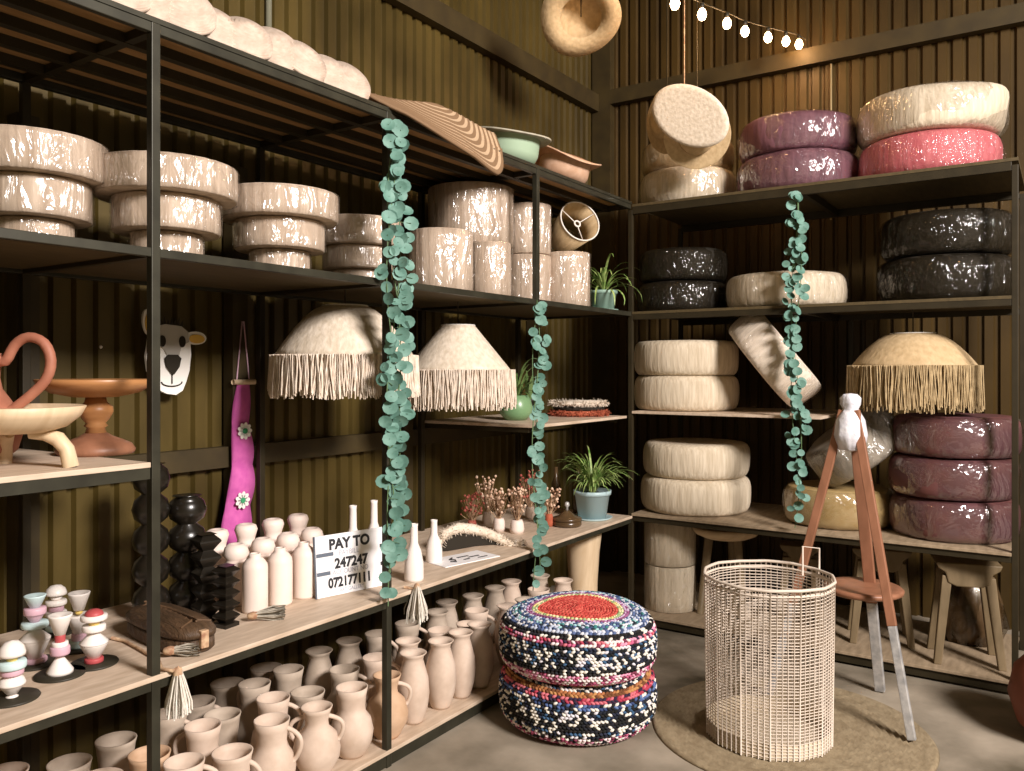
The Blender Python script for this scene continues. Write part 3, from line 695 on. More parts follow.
# ------------------------------------------------------------------ first bay shelf: pitcher, footed bowl, cake stand
p = at_z(2, 470, Z3)
q = at_x(-28, 400, -2.33)
t = thing('clay_pitcher', 'terracotta pitcher with a tall looped handle at the left border', 'jug', (-2.36, q.y, Z3))
obj('body', MB().lathe([(0, 0), (0.08, 0), (0.115, 0.03), (0.13, 0.085), (0.122, 0.125), (0.1, 0.16), (0.08, 0.19), (0.074, 0.22), (0.077, 0.255), (0.088, 0.282), (0.083, 0.284), (0.07, 0.25), (0.068, 0.21), (0.09, 0.16), (0.11, 0.1), (0.1, 0.04), (0, 0.02)], 40), M['terra'], t)
hp = []
for k in range(25):
    u = k/24; P4 = [(0.075, 0.27), (0.10, 0.262), (0.125, 0.305), (0.16, 0.325), (0.20, 0.31), (0.218, 0.265), (0.205, 0.215), (0.16, 0.17), (0.115, 0.135)]
    f_ = u*(len(P4)-1); a_ = min(int(f_), len(P4)-2); w_ = f_-a_
    p0, p1, p2, p3 = P4[max(a_-1, 0)], P4[a_], P4[a_+1], P4[min(a_+2, len(P4)-1)]
    c_ = [0.5*(2*p1[q_]+(p2[q_]-p0[q_])*w_+(2*p0[q_]-5*p1[q_]+4*p2[q_]-p3[q_])*w_*w_+(3*p1[q_]-p0[q_]-3*p2[q_]+p3[q_])*w_**3) for q_ in (0, 1)]
    hp.append(Vector((RT.x*c_[0], RT.y*c_[0], c_[1])))
obj('handle', MB().tube(hp, 0.013, 12), M['terra'], t)
q = at_z(10, 462, Z3); q = at_x(12, 440, -2.14)
t = thing('footed_bowl', 'pale wooden bowl on three curved legs in front of the pitcher', 'bowl', (-2.14, q.y, Z3))
obj('bowl', MB().lathe([(0, 0.085), (0.08, 0.087), (0.12, 0.1), (0.15, 0.125), (0.163, 0.15), (0.158, 0.152), (0.143, 0.13), (0.1, 0.105), (0, 0.1)], 48), M['woodp'], t)
for k in range(3):
    a = YAW+0.15+k*2*PI/3
    obj('leg', MB().tube([Vector((math.cos(a)*r, math.sin(a)*r, z)) for r, z in ((0.04, 0.083), (0.075, 0.082), (0.105, 0.07), (0.125, 0.045), (0.135, 0.0))], [0.012, 0.016, 0.019, 0.018, 0.019], 10), M['woodp'], t)
q = at_x(92, 455, -2.33)
t = thing('cake_stand', 'orange brown turned wooden stand with a wide shallow dish', 'dish', (-2.31, q.y+0.0, Z3))
obj('base', MB().lathe([(0, 0), (0.1, 0), (0.105, 0.012), (0.095, 0.028), (0.07, 0.04), (0.045, 0.05), (0.03, 0.06), (0, 0.062)], 40), M['woodr'], t)
obj('stem', MB().lathe([(0, 0.058), (0.028, 0.06), (0.024, 0.075), (0.032, 0.08), (0.026, 0.088), (0.036, 0.1), (0.046, 0.12), (0.045, 0.135), (0.03, 0.148), (0.026, 0.165), (0, 0.166)], 32), M['wood'], t)
obj('dish', MB().lathe([(0, 0.162), (0.06, 0.163), (0.115, 0.175), (0.148, 0.195), (0.157, 0.212), (0.153, 0.214), (0.133, 0.198), (0.08, 0.184), (0, 0.18)], 56), M['wood'], t)

# ------------------------------------------------------------------ wall hangings
def plate(pts, th, m, name, parent, mx):
    n = len(pts); mb = MB()
    mb.add([(0, x, z) for x, z in pts]+[(th, x, z) for x, z in pts], [tuple(range(n))[::-1], tuple(range(n, 2*n))]+[(k, (k+1) % n, (k+1) % n+n, k+n) for k in range(n)], None, mx, False)
    return obj(name, mb, m, parent)
def ell(cx, cz, rx, rz, n=20, rot=0): return [(cx+rx*math.cos(2*PI*k/n)*math.cos(rot)-rz*math.sin(2*PI*k/n)*math.sin(rot), cz+rx*math.cos(2*PI*k/n)*math.sin(rot)+rz*math.sin(2*PI*k/n)*math.cos(rot)) for k in range(n)]
XQ = XW+0.085
q = at_x(172, 357, XQ)
t = thing('animal_mask', 'white felt animal head with yellow ears hanging on the left wall', 'wall hanging', (XQ, q.y-0.01, q.z)); t.scale = (1, 0.92, 1.02)
face = [(-0.095, 0.08), (-0.07, 0.105), (-0.03, 0.115), (0.0, 0.11), (0.04, 0.11), (0.075, 0.09), (0.085, 0.05), (0.088, 0.01), (0.08, -0.05), (0.065, -0.09), (0.05, -0.12), (0.02, -0.135), (-0.02, -0.13), (-0.045, -0.12), (-0.07, -0.09), (-0.1, -0.05), (-0.108, 0.0), (-0.1, 0.04)]
plate(face, 0.012, M['felt'], 'face', t, None)
plate([(-0.07, 0.105), (-0.03, 0.115), (0.04, 0.11), (0.07, 0.09), (0.075, 0.055), (0.04, 0.04), (0.03, 0.005), (-0.01, -0.01), (-0.04, 0.03), (-0.075, 0.05), (-0.09, 0.08)], 0.006, M['feltg'], 'forehead', t, T(0.012, 0, 0))
for s_, c in ((-1, (-0.095, 0.12)), (1, (0.112, 0.07))):
    e = plate(ell(c[0], c[1], 0.05 if s_ > 0 else 0.022, 0.024 if s_ > 0 else 0.045, 20, 0.0 if s_ > 0 else 0.1), 0.01, M['felt'], 'ear', t, T(-0.002, 0, 0))
    plate(ell(c[0]+0.002*s_, c[1]-0.003, 0.036 if s_ > 0 else 0.013, 0.016 if s_ > 0 else 0.034, 20), 0.004, M['felty'], 'inner_ear', e, T(0.009, 0, 0))
for s_ in (-0.045, 0.042): plate(ell(s_, 0.055, 0.014, 0.02), 0.004, M['feltk'], 'eye', t, T(0.018, 0, 0))
plate([(-0.035, -0.005), (-0.02, 0.008), (0.02, 0.008), (0.036, -0.005), (0.028, -0.035), (0.005, -0.062), (-0.003, -0.062), (-0.028, -0.035)], 0.005, M['feltk'], 'nose', t, T(0.018, 0, 0))
obj('mouth', MB().tube([(0.016, 0, -0.06), (0.016, 0, -0.095)], 0.0022, 6).tube([(0.015, 0.045*math.cos(a), -0.088-0.016*math.sin(a)) for a in [PI*k/10 for k in range(11)]], 0.0025, 6), M['feltk'], t)
hr = MB()
for k in range(7):
    y_ = -0.04+k*0.013; hr.add([(0.012, y_-0.01, 0.105), (0.012, y_+0.01, 0.105), (0.016, y_+0.004*(k-3), 0.135+0.008*(k % 2))], [(0, 1, 2)])
obj('hair', hr, M['feltk'], t)

q = at_x(243, 381, XQ)
t = thing('wall_organizer', 'bright pink hanging felt strip with two white daisies', 'wall hanging', (XQ, q.y, q.z))
obj('cord', MB().tube([(0, -0.03, 0), (0, -0.004, 0.235), (0, 0.004, 0.235), (0, 0.03, 0)], 0.003, 6), M['rosy'], t)
obj('dowel', MB().tube([(0.006, -0.052, -0.004), (0.006, 0.052, -0.004)], 0.011, 10), M['woodp'], t)
def wz(u): return 0.028+0.04*u
seg = []
for k in range(25):
    u = k/24; z = -0.012-0.64*u; cy_ = -0.03*u-0.01*math.sin(u*9); seg.append((z, cy_, wz(u)*(1+0.06*abs(math.sin(u*PI*4))), 0.014*abs(math.sin(u*PI*4))))
vs = []; fs = []
for z, cy_, w_, b_ in seg: vs += [(0.0, cy_-w_, z), (0.004+b_, cy_-w_, z), (0.008+b_, cy_, z), (0.004+b_, cy_+w_, z), (0.0, cy_+w_, z)]
for k in range(24):
    for j in range(4): fs.append((k*5+j, k*5+j+1, k*5+j+6, k*5+j+5))
obj('felt_strip', MB().add(vs, fs), M['magenta'], t)
for z, cy_ in ((-0.195, -0.012), (-0.465, -0.022)):
    fl = MB()
    for k in range(9):
        a = 2*PI*k/9; n0 = len(fl.v)
        pts = ell(cy_+0.021*math.cos(a), z+0.021*math.sin(a), 0.014, 0.009, 10, a)
        fl.add([(0.027, a_, b_) for a_, b_ in pts]+[(0.024, cy_, z)], [tuple(range(10))])
    f_ = obj('flower', fl, M['felt'], t)
    plate(ell(cy_, z, 0.011, 0.011, 14), 0.003, M['feltgr'], 'flower_centre', f_, T(0.0275, 0, 0))
q = at_x(101, 347, XW+0.02)
tag(obj('daylight_hole_dot', MB().lathe([(0, 0), (0.006, 0), (0.005, 0.003), (0, 0.004)], 12, Matrix.Rotation(PI/2, 4, 'Y')), M['white'], None, 0, (XW+0.0185, q.y, q.z)), 'tiny white disc for a daylight hole in the sheet wall left of the animal head', 'hole')  # white disc painted in for daylight showing through a hole in the sheet

# ------------------------------------------------------------------ counter: stacked figurines on black discs
def elem(k, r, h):
    if k == 'cone': return [(0, 0), (r, 0), (r, h*0.15), (r*0.12, h), (0, h)]
    if k == 'funnel': return [(0, 0), (r*0.45, 0), (r*0.95, h*0.9), (r, h), (r*0.85, h), (0, h*0.85)]
    if k == 'slab': return [(0, 0), (r*0.95, 0), (r, h*0.2), (r, h*0.8), (r*0.95, h), (0, h)]
    if k == 'dome': return [(0, 0), (r, 0), (r*1.0, h*0.2), (r*0.85, h*0.6), (r*0.5, h*0.9), (0, h)]
    if k == 'ball': return [(0, 0), (r*0.6, h*0.1), (r, h*0.5), (r*0.6, h*0.9), (0, h)]
def figurine(px, py, label, parts_):
    q = at_z(px, py, Z4)
    t = thing('stacked_figurine', label, 'figurine', (q.x, q.y, Z4), (0, 0, 0), 'painted stacked figurines on black discs')
    obj('black_disc', MB().lathe([(0, 0), (0.06, 0), (0.062, 0.003), (0.06, 0.006), (0, 0.006)], 40), M['matb'], t)
    z = 0.006
    for k, m_, r, hh in parts_:
        obj({'cone': 'cone', 'funnel': 'cup', 'slab': 'disc', 'dome': 'dome', 'ball': 'ball'}[k], MB().lathe([(a, b+z) for a, b in elem(k, r, hh)], 28), M[m_], t); z += hh*0.97
W = 'white'
figurine(94, 664, 'stacked figurine with a red dome on top and a red foot', [('slab', 'red', 0.024, 0.012), ('funnel', W, 0.036, 0.04), ('cone', W, 0.036, 0.036), ('slab', W, 0.03, 0.016), ('slab', 'lemon', 0.014, 0.014), ('slab', W, 0.034, 0.014), ('dome', 'red', 0.024, 0.016)])
figurine(60, 675, 'stacked figurine with a white cone foot and a deep white cup on top', [('cone', W, 0.032, 0.05), ('slab', 'rosy', 0.024, 0.022), ('slab', W, 0.02, 0.012), ('slab', 'red', 0.013, 0.02), ('funnel', W, 0.03, 0.052)])
figurine(79, 648, 'tall figurine with two white cups above a pale blue foot', [('slab', 'sky', 0.032, 0.018), ('slab', 'rosy', 0.02, 0.02), ('funnel', W, 0.034, 0.055), ('ball', 'lemon', 0.011, 0.014), ('funnel', W, 0.03, 0.05)])
figurine(35, 664, 'tall figurine with a pink foot, blue slab and a grey cup on top', [('slab', 'rosy', 0.03, 0.012), ('funnel', W, 0.038, 0.05), ('cone', W, 0.038, 0.036), ('slab', 'sky', 0.034, 0.014), ('funnel', 'rosy', 0.024, 0.022), ('slab', 'rosy', 0.028, 0.018), ('funnel', 'sky', 0.028, 0.034)])
figurine(12, 699, 'nearest figurine with a pale blue slab and white dome at the left border', [('cone', W, 0.014, 0.008), ('funnel', W, 0.028, 0.022), ('dome', W, 0.03, 0.026), ('slab', 'rosy', 0.026, 0.016), ('slab', 'sky', 0.032, 0.018), ('slab', 'lemon', 0.012, 0.014), ('dome', W, 0.03, 0.036)])
figurine(56, 632, 'rearmost figurine with a white rounded cap beside the sheet wall', [('slab', 'sky', 0.03, 0.016), ('slab', 'rosy', 0.02, 0.03), ('slab', W, 0.03, 0.014), ('slab', 'rosy', 0.022, 0.02), ('slab', W, 0.03, 0.014), ('ball', W, 0.018, 0.018), ('dome', W, 0.03, 0.03)])

# carved brown box
t = thing('carved_box', 'long dark brown carved wooden box behind the nearest upright', 'box', (-2.20, 1.46, Z4), (0, 0, -0.10))
obj('base', MB().lathe([(0, 0), (0.92, 0), (1.0, 0.012), (0.99, 0.042), (0, 0.044)], 48, Matrix.Diagonal((0.185, 0.07, 1, 1)), lambda a, r, z: (r/(abs(math.cos(a))**3.2+abs(math.sin(a))**3.2)**(1/3.2), z)), M['dwood'], t)
lid = obj('lid', MB().lathe([(0, 0.047), (1.02, 0.047), (1.03, 0.06), (0.9, 0.078), (0.55, 0.09), (0, 0.094)], 48, Matrix.Diagonal((0.185, 0.07, 1, 1)), lambda a, r, z: (r/(abs(math.cos(a))**3.2+abs(math.sin(a))**3.2)**(1/3.2), z)), M['dwood'], t)
cv = MB().tube([(-0.15, 0, 0.088), (0, 0, 0.094), (0.15, 0, 0.088)], 0.004, 6)
for k in range(10):
    for s_ in (-1, 1):
        x = -0.13+k*0.029; cv.beam((x, s_*0.002, 0.0925-abs(x)*0.04), (x+0.018, s_*0.046, 0.083-abs(x)*0.04), 0.006, 0.004)
obj('carving', cv, mat('carving_brown', rgb(96, 72, 50), None, 0.6), lid)
obj('clasp', MB().box((0.18, -0.012, 0.02), (0.198, 0.012, 0.07)), M['rope'], t, 0.003)

# tassels
def tassel(name, label, loc, L, r, m, cord=None, seed=0, flat=None, n=70):
    rnd = random.Random(seed)
    t = thing(name, label, 'tassel', loc, (0, 0, 0), 'raffia tassels on the counter')
    if flat: t.rotation_euler = flat
    mb = MB()
    for i in range(n):
        a = rnd.uniform(0, 2*PI); q = rnd.uniform(0.2, 1)*r; ph = rnd.uniform(0, 6)
        mb.tube([(0.006*math.cos(a), 0.006*math.sin(a), 0), (q*0.55*math.cos(a), q*0.55*math.sin(a), -L*0.3), (q*math.cos(a)+0.004*math.sin(ph), q*math.sin(a), -L*0.7), (q*1.05*math.cos(a), q*1.05*math.sin(a), -L*rnd.uniform(0.85, 1.05))], 0.0022, 3)
    obj('strands', mb, m, t)
    obj('knot', MB().lathe([(0, -0.03), (0.011, -0.028), (0.013, -0.015), (0.009, 0.0), (0, 0.004)], 14), M['rope'], t)
    if cord: obj('cord', MB().tube([Vector(c)-Vector(loc) for c in cord], 0.005, 7), M['rope'], t)
    return t
ps = [at_z(px, py, Z4+0.006) for px, py in ((112, 638), (125, 641), (138, 648), (150, 655), (158, 659))]
e = at_x(170, 662, XF+0.012); tp = at_x(178, 668, XF+0.02)
tassel('rope_tassel', 'cream tassel on a twisted rope hanging over the counter edge by the nearest upright', tuple(tp), 0.125, 0.038, M['tassel'], ps+[Vector((XF-0.01, e.y-0.01, Z4+0.008)), Vector((XF+0.018, e.y+0.005, Z4+0.004)), tp], 1)
q = at_z(248, 616, Z4+0.02)
tassel('raffia_tassel', 'grey fluffy tassel lying on the counter below the white bottles', tuple(q), 0.11, 0.022, M['tasselg'], None, 2, (0, PI/2-0.0, YAW+PI+0.35), 90)
q = at_z(164, 651, Z4+0.02)
tassel('raffia_tassel', 'grey tassel lying on the counter before the carved box', tuple(q), 0.09, 0.018, M['tasselg'], None, 3, (0, PI/2, YAW+PI+0.2), 70)
q = at_x(417, 584, XF+0.022)
tassel('raffia_tassel', 'bunched raffia tassel hanging off the counter below the white vase', tuple(q), 0.135, 0.052, M['tassel'], [(XF-0.03, q.y-0.01, Z4+0.006), (XF+0.012, q.y-0.004, Z4+0.005), tuple(q)], 4)

# black stacked sculptures
def totem(px, X, n, r, h, label, sides, seed=0):
    q = at_x(px, 600, X); pr = [(0, 0), (r*0.95, 0), (r*0.95, 0.012)]; st = (h-0.012)/n
    for k in range(n):
        z = 0.012+k*st
        if sides > 8: pr += [(r*0.5, z+0.002), (r*0.86, z+st*0.2), (r, z+st*0.5), (r*0.86, z+st*0.8), (r*0.5, z+st*0.99)]
        else: pr += [(r*0.5, z+0.002), (r, z+st*0.55), (r*0.98, z+st*0.65), (r*0.5, z+st*0.99)]
    pr += [(r*0.75, h), (0, h)]
    o = obj('black_sculpture', MB().lathe(pr, sides, None, None, True, sides > 8), M['blackg'], None, 0, (X, q.y, Z4)); o.rotation_euler[2] = seed
    return tag(o, label, 'sculpture', 'black lacquered stacked sculptures')
totem(151, -2.44, 5, 0.058, 0.50, 'tallest black sculpture of stacked balls behind the nearest upright', 28)
totem(187, -2.42, 4, 0.062, 0.385, 'second tallest black stacked sculpture, of rounded beads', 28)
totem(206, -2.29, 5, 0.05, 0.275, 'middle sized black sculpture of stacked faceted beads', 4, 0.6)
totem(226, -2.18, 5, 0.042, 0.19, 'smallest black sculpture with zigzag faceted sides', 4, 0.9)

# white bottles
def bottle(px, X, h, kind, label):
    q = at_x(px, 600, X); r = 0.042
    if kind == 0: pr = [(0, 0), (r*0.95, 0), (r, 0.008), (r, h-0.05), (r*0.95, h-0.035), (r*0.7, h-0.02), (r*0.45, h-0.012), (r*0.45, h), (r*0.3, h), (r*0.28, h-0.02), (0, h-0.03)]
    elif kind == 1: pr = [(0, 0), (r*0.95, 0), (r, 0.008), (r, h-0.07), (r*0.8, h-0.055), (r*0.82, h-0.05), (r*1.05, h-0.035), (r*0.9, h-0.012), (r*0.6, h), (r*0.45, h), (0, h-0.012)]
    else: pr = [(0, 0), (r*0.95, 0), (r, 0.008), (r, h-0.08), (r*0.72, h-0.06), (r*0.8, h-0.045), (r*0.98, h-0.02), (r*0.85, h-0.005), (r*0.6, h), (r*0.45, h), (0, h-0.012)]
    o = obj('ceramic_bottle', MB().lathe(pr, 32), M['bottle'], None, 0, (X, q.y, Z4))
    return tag(o, label, 'bottle', 'matt white ceramic bottles beside the payment sign')
for i, a in enumerate(((255, -2.235), (280, -2.235), (304, -2.235))):
    bottle(a[0], a[1], 0.192, 0, 'matt white cylinder bottle, front row, %s' % ('nearest the black sculptures', 'middle one', 'next to the payment sign')[i])
for i, a in enumerate(((236, -2.36), (263, -2.36), (288, -2.36), (312, -2.36))):
    bottle(a[0], a[1], 0.205, 1, 'matt white round shouldered bottle, second row, %s from the left' % ORD[i])
for i, a in enumerate(((217, -2.50), (246, -2.50), (273, -2.50), (298, -2.50))):
    bottle(a[0], a[1], 0.235, 2, 'matt white bottle with a round head, back row, %s from the left' % ORD[i])

# payment sign
def text_part(name, body, size, y, z, m, parent, bold=0.0, xs=1.0):
    cu = bpy.data.curves.new(name, 'FONT'); cu.body = body; cu.size = size; cu.extrude = 0.0006; cu.offset = bold; cu.align_x = 'CENTER'
    tmp = bpy.data.objects.new(name+'_src', cu); COL.objects.link(tmp)
    me = bpy.data.meshes.new_from_object(tmp.evaluated_get(bpy.context.evaluated_depsgraph_get()))
    bpy.data.objects.remove(tmp); me.materials.clear(); me.materials.append(m)
    o = bpy.data.objects.new(name, me); COL.objects.link(o); o.parent = parent
    o.matrix_local = T(0, 0.0035, 0) @ T(y, 0, z) @ Matrix.Rotation(PI, 4, 'Z') @ Matrix.Rotation(PI/2, 4, 'X') @ Matrix.Diagonal((xs, 1, 1, 1))
    return o
a = at_z(317, 598, Z4); a = Vector((-2.17, at_x(317, 598, -2.17).y, Z4)); b = Vector((-2.10, at_x(389, 588, -2.10).y, Z4))
W_ = (b-a).length; Hs = 0.215
d = (b-a).normalized(); ang = math.atan2(d.y, d.x)
t = thing('payment_sign', 'white payment sign reading PAY TO standing on the counter', 'sign')
t.matrix_world = T(*((a+b)/2)) @ Matrix.Rotation(ang+PI, 4, 'Z') @ Matrix.Rotation(math.radians(5), 4, 'X')
obj('board', MB().box((-W_/2, -0.003, 0.001), (W_/2, 0.003, Hs)), M['paper'], t)
obj('edge', MB().box((W_/2, -0.004, 0.001), (W_/2+0.005, 0.004, Hs)), M['inkg'], t)
text_part('lettering', 'PAY TO', 0.051, 0.012, Hs-0.052, M['ink'], t, 0.0022, 0.95)
text_part('lettering', 'PAYBILL', 0.026, 0.016, Hs-0.077, M['inkl'], t, 0, 0.9)
text_part('lettering', '247247', 0.048, 0.008, Hs-0.120, M['ink'], t, 0.002, 0.95)
text_part('lettering', 'ACCOUNT NO', 0.024, 0.012, Hs-0.142, M['inkl'], t, 0, 0.9)
text_part('lettering', '072177111', 0.047, 0.016, Hs-0.185, M['ink'], t, 0.002, 0.84)
text_part('lettering', 'ART GALLERY', 0.018, 0.01, Hs-0.205, M['inkl'], t, 0, 0.9)
for z, xa, xb in ((Hs-0.074, W_/2-0.07, W_/2-0.002), (Hs-0.139, W_/2-0.055, W_/2-0.002)):
    obj('bar', MB().box((xa, 0.003, z), (xb, 0.0045, z+0.013)), M['inkg'], t)
    obj('bar', MB().box((-W_/2+0.002, 0.003, z), (-W_/2+0.035, 0.0045, z+0.013)), M['ink'], t)
# white vases
def vase(px, X, h, r, label):
    q = at_x(px, 560, X)
    o = obj('bottle_vase', MB().lathe([(0, 0), (r*0.95, 0), (r, 0.01), (r*0.98, h*0.3), (r*0.75, h*0.52), (r*0.42, h*0.66), (r*0.38, h*0.95), (r*0.42, h), (r*0.3, h), (r*0.28, h*0.7), (0, h*0.6)], 32), M['white'], None, 0, (X, q.y, Z4))
    return tag(o, label, 'vase', 'slim white bottle vases')
vase(414, -2.06, 0.215, 0.037, 'tall white bottle vase at the counter edge right of the longest garland')
vase(434, -2.19, 0.175, 0.035, 'shorter white bottle vase beside the fluffy cream arch')
vase(353, -2.36, 0.26, 0.036, 'left white bottle vase whose neck shows above the payment sign')
vase(374, -2.36, 0.265, 0.036, 'right white bottle vase whose neck shows above the payment sign')
# flat card with markings
q = at_z(462, 559, Z4)
t = thing('printed_card', 'white printed card lying flat under the fluffy cream arch', 'card', (q.x, q.y, Z4), (0, 0, YAW*0+1.35))
obj('card', MB().box((-0.15, -0.075, 0), (0.15, 0.075, 0.003)), M['paper'], t)
mk = MB()
mk.tube([(-0.08, -0.02, 0.0035), (-0.06, -0.035, 0.0035), (-0.045, -0.01, 0.0035), (-0.06, 0.01, 0.0035), (-0.03, 0.03, 0.0035)], 0.004, 5)
mk.box((-0.01, -0.03, 0.003), (0.02, -0.02, 0.0045)).box((0.03, -0.01, 0.003), (0.09, 0.0, 0.0045)).box((-0.01, 0.015, 0.003), (0.05, 0.025, 0.0045)).box((0.06, -0.04, 0.003), (0.11, -0.032, 0.0045))
obj('printed_marks', mk, M['ink'], t)
# fluffy arch mat
def fuzz(mb, path, r, n, L, seed, rad=0.0018):
    rnd = random.Random(seed)
    for i in range(n):
        u = rnd.random()*(len(path)-1); k = int(u); f = u-k; c = Vector(path[k]).lerp(Vector(path[k+1]), f)
        d = Vector((rnd.gauss(0, 1), rnd.gauss(0, 1), rnd.gauss(0, 1)+0.2)).normalized()
        p0 = c+d*r*0.7; mb.tube([p0, p0+d*L*rnd.uniform(0.4, 1)+Vector((0, 0, -L*0.2))], rad, 3, caps=False)
pth = []
for px, py, X, lift in ((438, 538, -2.30, 0), (445, 530, -2.28, 0.01), (458, 525, -2.26, 0.02), (472, 526, -2.24, 0), (487, 530, -2.2, 0), (502, 537, -2.14, 0), (514, 544, -2.09, 0), (523, 551, -2.05, 0)):
    pth.append(at_x(px, py+3, X))
org = Vector((pth[3].x, pth[3].y, Z4)); pl = [p-org for p in pth]
pl[0].z = 0.03; pl[-1].z = max(0.018, pl[-1].z)
t = thing('raffia_mat', 'fluffy cream raffia mat arched over a dark opening on the counter', 'mat', tuple(org))
mb = MB().tube(pl, [0.014, 0.02, 0.024, 0.024, 0.022, 0.02, 0.017, 0.01], 10); fuzz(mb, pl, 0.022, 1400, 0.018, 3, 0.0013)
obj('fluffy_edge', mb, M['sisalc'], t)
n = len(pl)
vs = [tuple(p-Vector((0, 0, 0.008))) for p in pl]+[(p.x-0.12, p.y+0.05, max(0.006, p.z*0.5)) for p in pl]+[(p.x+0.02, p.y, 0.004) for p in pl]
obj('dark_opening_fill', MB().add(vs, [(k, k+1, k+1+2*n, k+2*n) for k in range(n-1)]), M['feltk'], t)  # dark sheet dropped from the arch to fill its dark opening

# dried flower bunches
def bunch(px, X, h, label, m, pot_r, seed, mpot):
    rnd = random.Random(seed); q = at_x(px, 540, X)
    t = thing('dried_bouquet', label, 'flowers', (X, q.y, Z4), (0, 0, 0), 'little dried flower bunches on the counter')
    obj('vase', MB().lathe([(0, 0), (pot_r, 0), (pot_r*1.15, 0.02), (pot_r, 0.05), (pot_r*0.8, 0.065), (0, 0.06)], 20), mpot, t)
    st = MB(); fl = MB()
    for i in range(60):
        a = rnd.uniform(0, 2*PI); r = rnd.uniform(0.005, 0.065); z = h*rnd.uniform(0.6, 1.3)
        e = Vector((r*math.cos(a), r*math.sin(a), z)); st.tube([(0, 0, 0.05), e*0.6+Vector((0, 0, 0.02)), e], 0.0012, 4)
        s_ = rnd.uniform(0.004, 0.0085); fl.lathe([(0, -s_), (s_*0.8, -s_*0.4), (s_, s_*0.2), (s_*0.4, s_), (0, s_)], 7, T(*e))
    obj('stems', st, M['rope'], t); obj('flower_heads', fl, m, t)
bunch(472, -2.42, 0.15, 'small dried bunch with dark red heads behind the fluffy cream arch', M['driedr'], 0.022, 1, M['driedr'])
bunch(487, -2.5, 0.19, 'tall pale dried bunch standing against the sheet wall', M['dried'], 0.022, 2, M['clay'])
bunch(499, -2.34, 0.16, 'dried bunch in a cream jar between the other bunches', M['dried'], 0.028, 3, M['bottle'])
bunch(517, -2.24, 0.17, 'widest dried bunch in a cream wrapped jar left of the thin garland', M['dried'], 0.032, 4, M['bottle'])
bunch(530, -2.4, 0.20, 'dried bunch partly hidden behind the thin garland', M['driedr'], 0.024, 5, M['clay'])
bunch(549, -2.2, 0.15, 'small dried bunch in a red pot right of the thin garland', M['dried'], 0.02, 6, M['redfur'])
q = at_x(567, 525, -2.13)
t = thing('lidded_dish', 'brown glass dish with a domed lid and knob beside the pale blue pot', 'dish', (-2.13, q.y, Z4))
obj('dish', MB().lathe([(0, 0), (0.07, 0), (0.076, 0.008), (0.074, 0.03), (0, 0.03)], 36), M['browng'], t)
l_ = obj('lid', MB().lathe([(0, 0.031), (0.077, 0.031), (0.075, 0.042), (0.045, 0.052), (0.025, 0.07), (0.012, 0.078), (0, 0.08)], 36), M['browng'], t)
obj('knob', MB().lathe([(0, 0.078), (0.007, 0.08), (0.006, 0.095), (0.014, 0.105), (0.01, 0.12), (0, 0.124)], 16), M['silver'], l_)
for px, X, hh, lab, m_ in ((556, -2.45, 0.24, 'slender dark bottle behind the brown lidded dish', 'browng'), (578, -2.27, 0.27, 'tall tapering brown bottle behind the pale blue pot', 'browng')):
    q = at_x(px, 500, X); r = 0.026
    tag(obj('glass_bottle', MB().lathe([(0, 0), (r, 0), (r*1.05, 0.02), (r, hh*0.6), (r*0.45, hh*0.75), (r*0.4, hh), (0, hh)], 20), M[m_], None, 0, (X, q.y, Z4)), lab, 'bottle')

# raffia mats on the short shelf near the corner
q = at_x(578, 412, -2.24)
for k, (z, rr, m_, lab) in enumerate(((0, 0.155, 'redfur', 'rusty red raffia mat lying on the short shelf near the corner'), (0.052, 0.15, 'sisalc', 'cream shaggy raffia mat stacked on the rusty red mat'))):
    t = thing('raffia_mat', lab, 'mat', (-2.235, q.y-0.0, Z3L+z), (0, 0, 0), 'shaggy mats on the short shelf')
    pth = [(rr*math.cos(2*PI*i/36), rr*math.sin(2*PI*i/36), 0.018) for i in range(37)]
    mb = MB().lathe([(0, 0.002), (rr*0.8, 0.002), (rr, 0.012), (rr*0.95, 0.03), (0, 0.036)], 40); fuzz(mb, pth, 0.012, 700, 0.02, 5+k, 0.0018)
    for v in mb.v: v.z = max(v.z, 0.0)
    obj('raffia_pile', mb, M[m_], t)
    if k == 0: obj('gap_shade_disc', MB().lathe([(0, 0.034), (rr*0.9, 0.034), (rr*0.92, 0.05), (0, 0.05)], 40), M['feltk'], t)  # black disc standing in for the shade in the gap between the mats

# ------------------------------------------------------------------ top shelf
ZS = ZT+0.014
def bowl_hat(px, R, hgt, tilt, lab, m, X=-2.11, yaw=0):
    q = at_x(px, 60, X)
    t = thing('woven_basket', lab, 'basket', (X, q.y, ZS+R*math.sin(tilt)*0.92+0.003), (0, tilt, yaw), 'cream coiled baskets along the top shelf edge')
    pr = []; N = 10
    for k in range(N+1):
        u = k/N; a = u*PI/2
        pr.append((R*math.cos(a)**0.85 if k < N else 0, hgt*math.sin(a)))
    pr2 = []
    for k in range(N):
        (r0, z0), (r1, z1) = pr[k], pr[k+1]
        pr2 += [(r0, z0), ((r0+r1)/2+0.005, (z0+z1)/2+0.007)]
    pr2.append(pr[-1])
    obj('coiled_body', MB().lathe(pr2+[], 48, None, lambda a, r, z: (r*(1+0.04*math.sin(a*2+px)), z), False), m, t)
    obj('rim', MB().tube([(R*(1+0.04*math.sin(2*a+px))*math.cos(a), R*(1+0.04*math.sin(2*a+px))*math.sin(a), 0) for a in [2*PI*k/48 for k in range(48)]], 0.007, 7, True), m, t)
CR = mat('coiled_sisal', rgb(176, 156, 138), rgb(198, 180, 162), 0.85, 40)
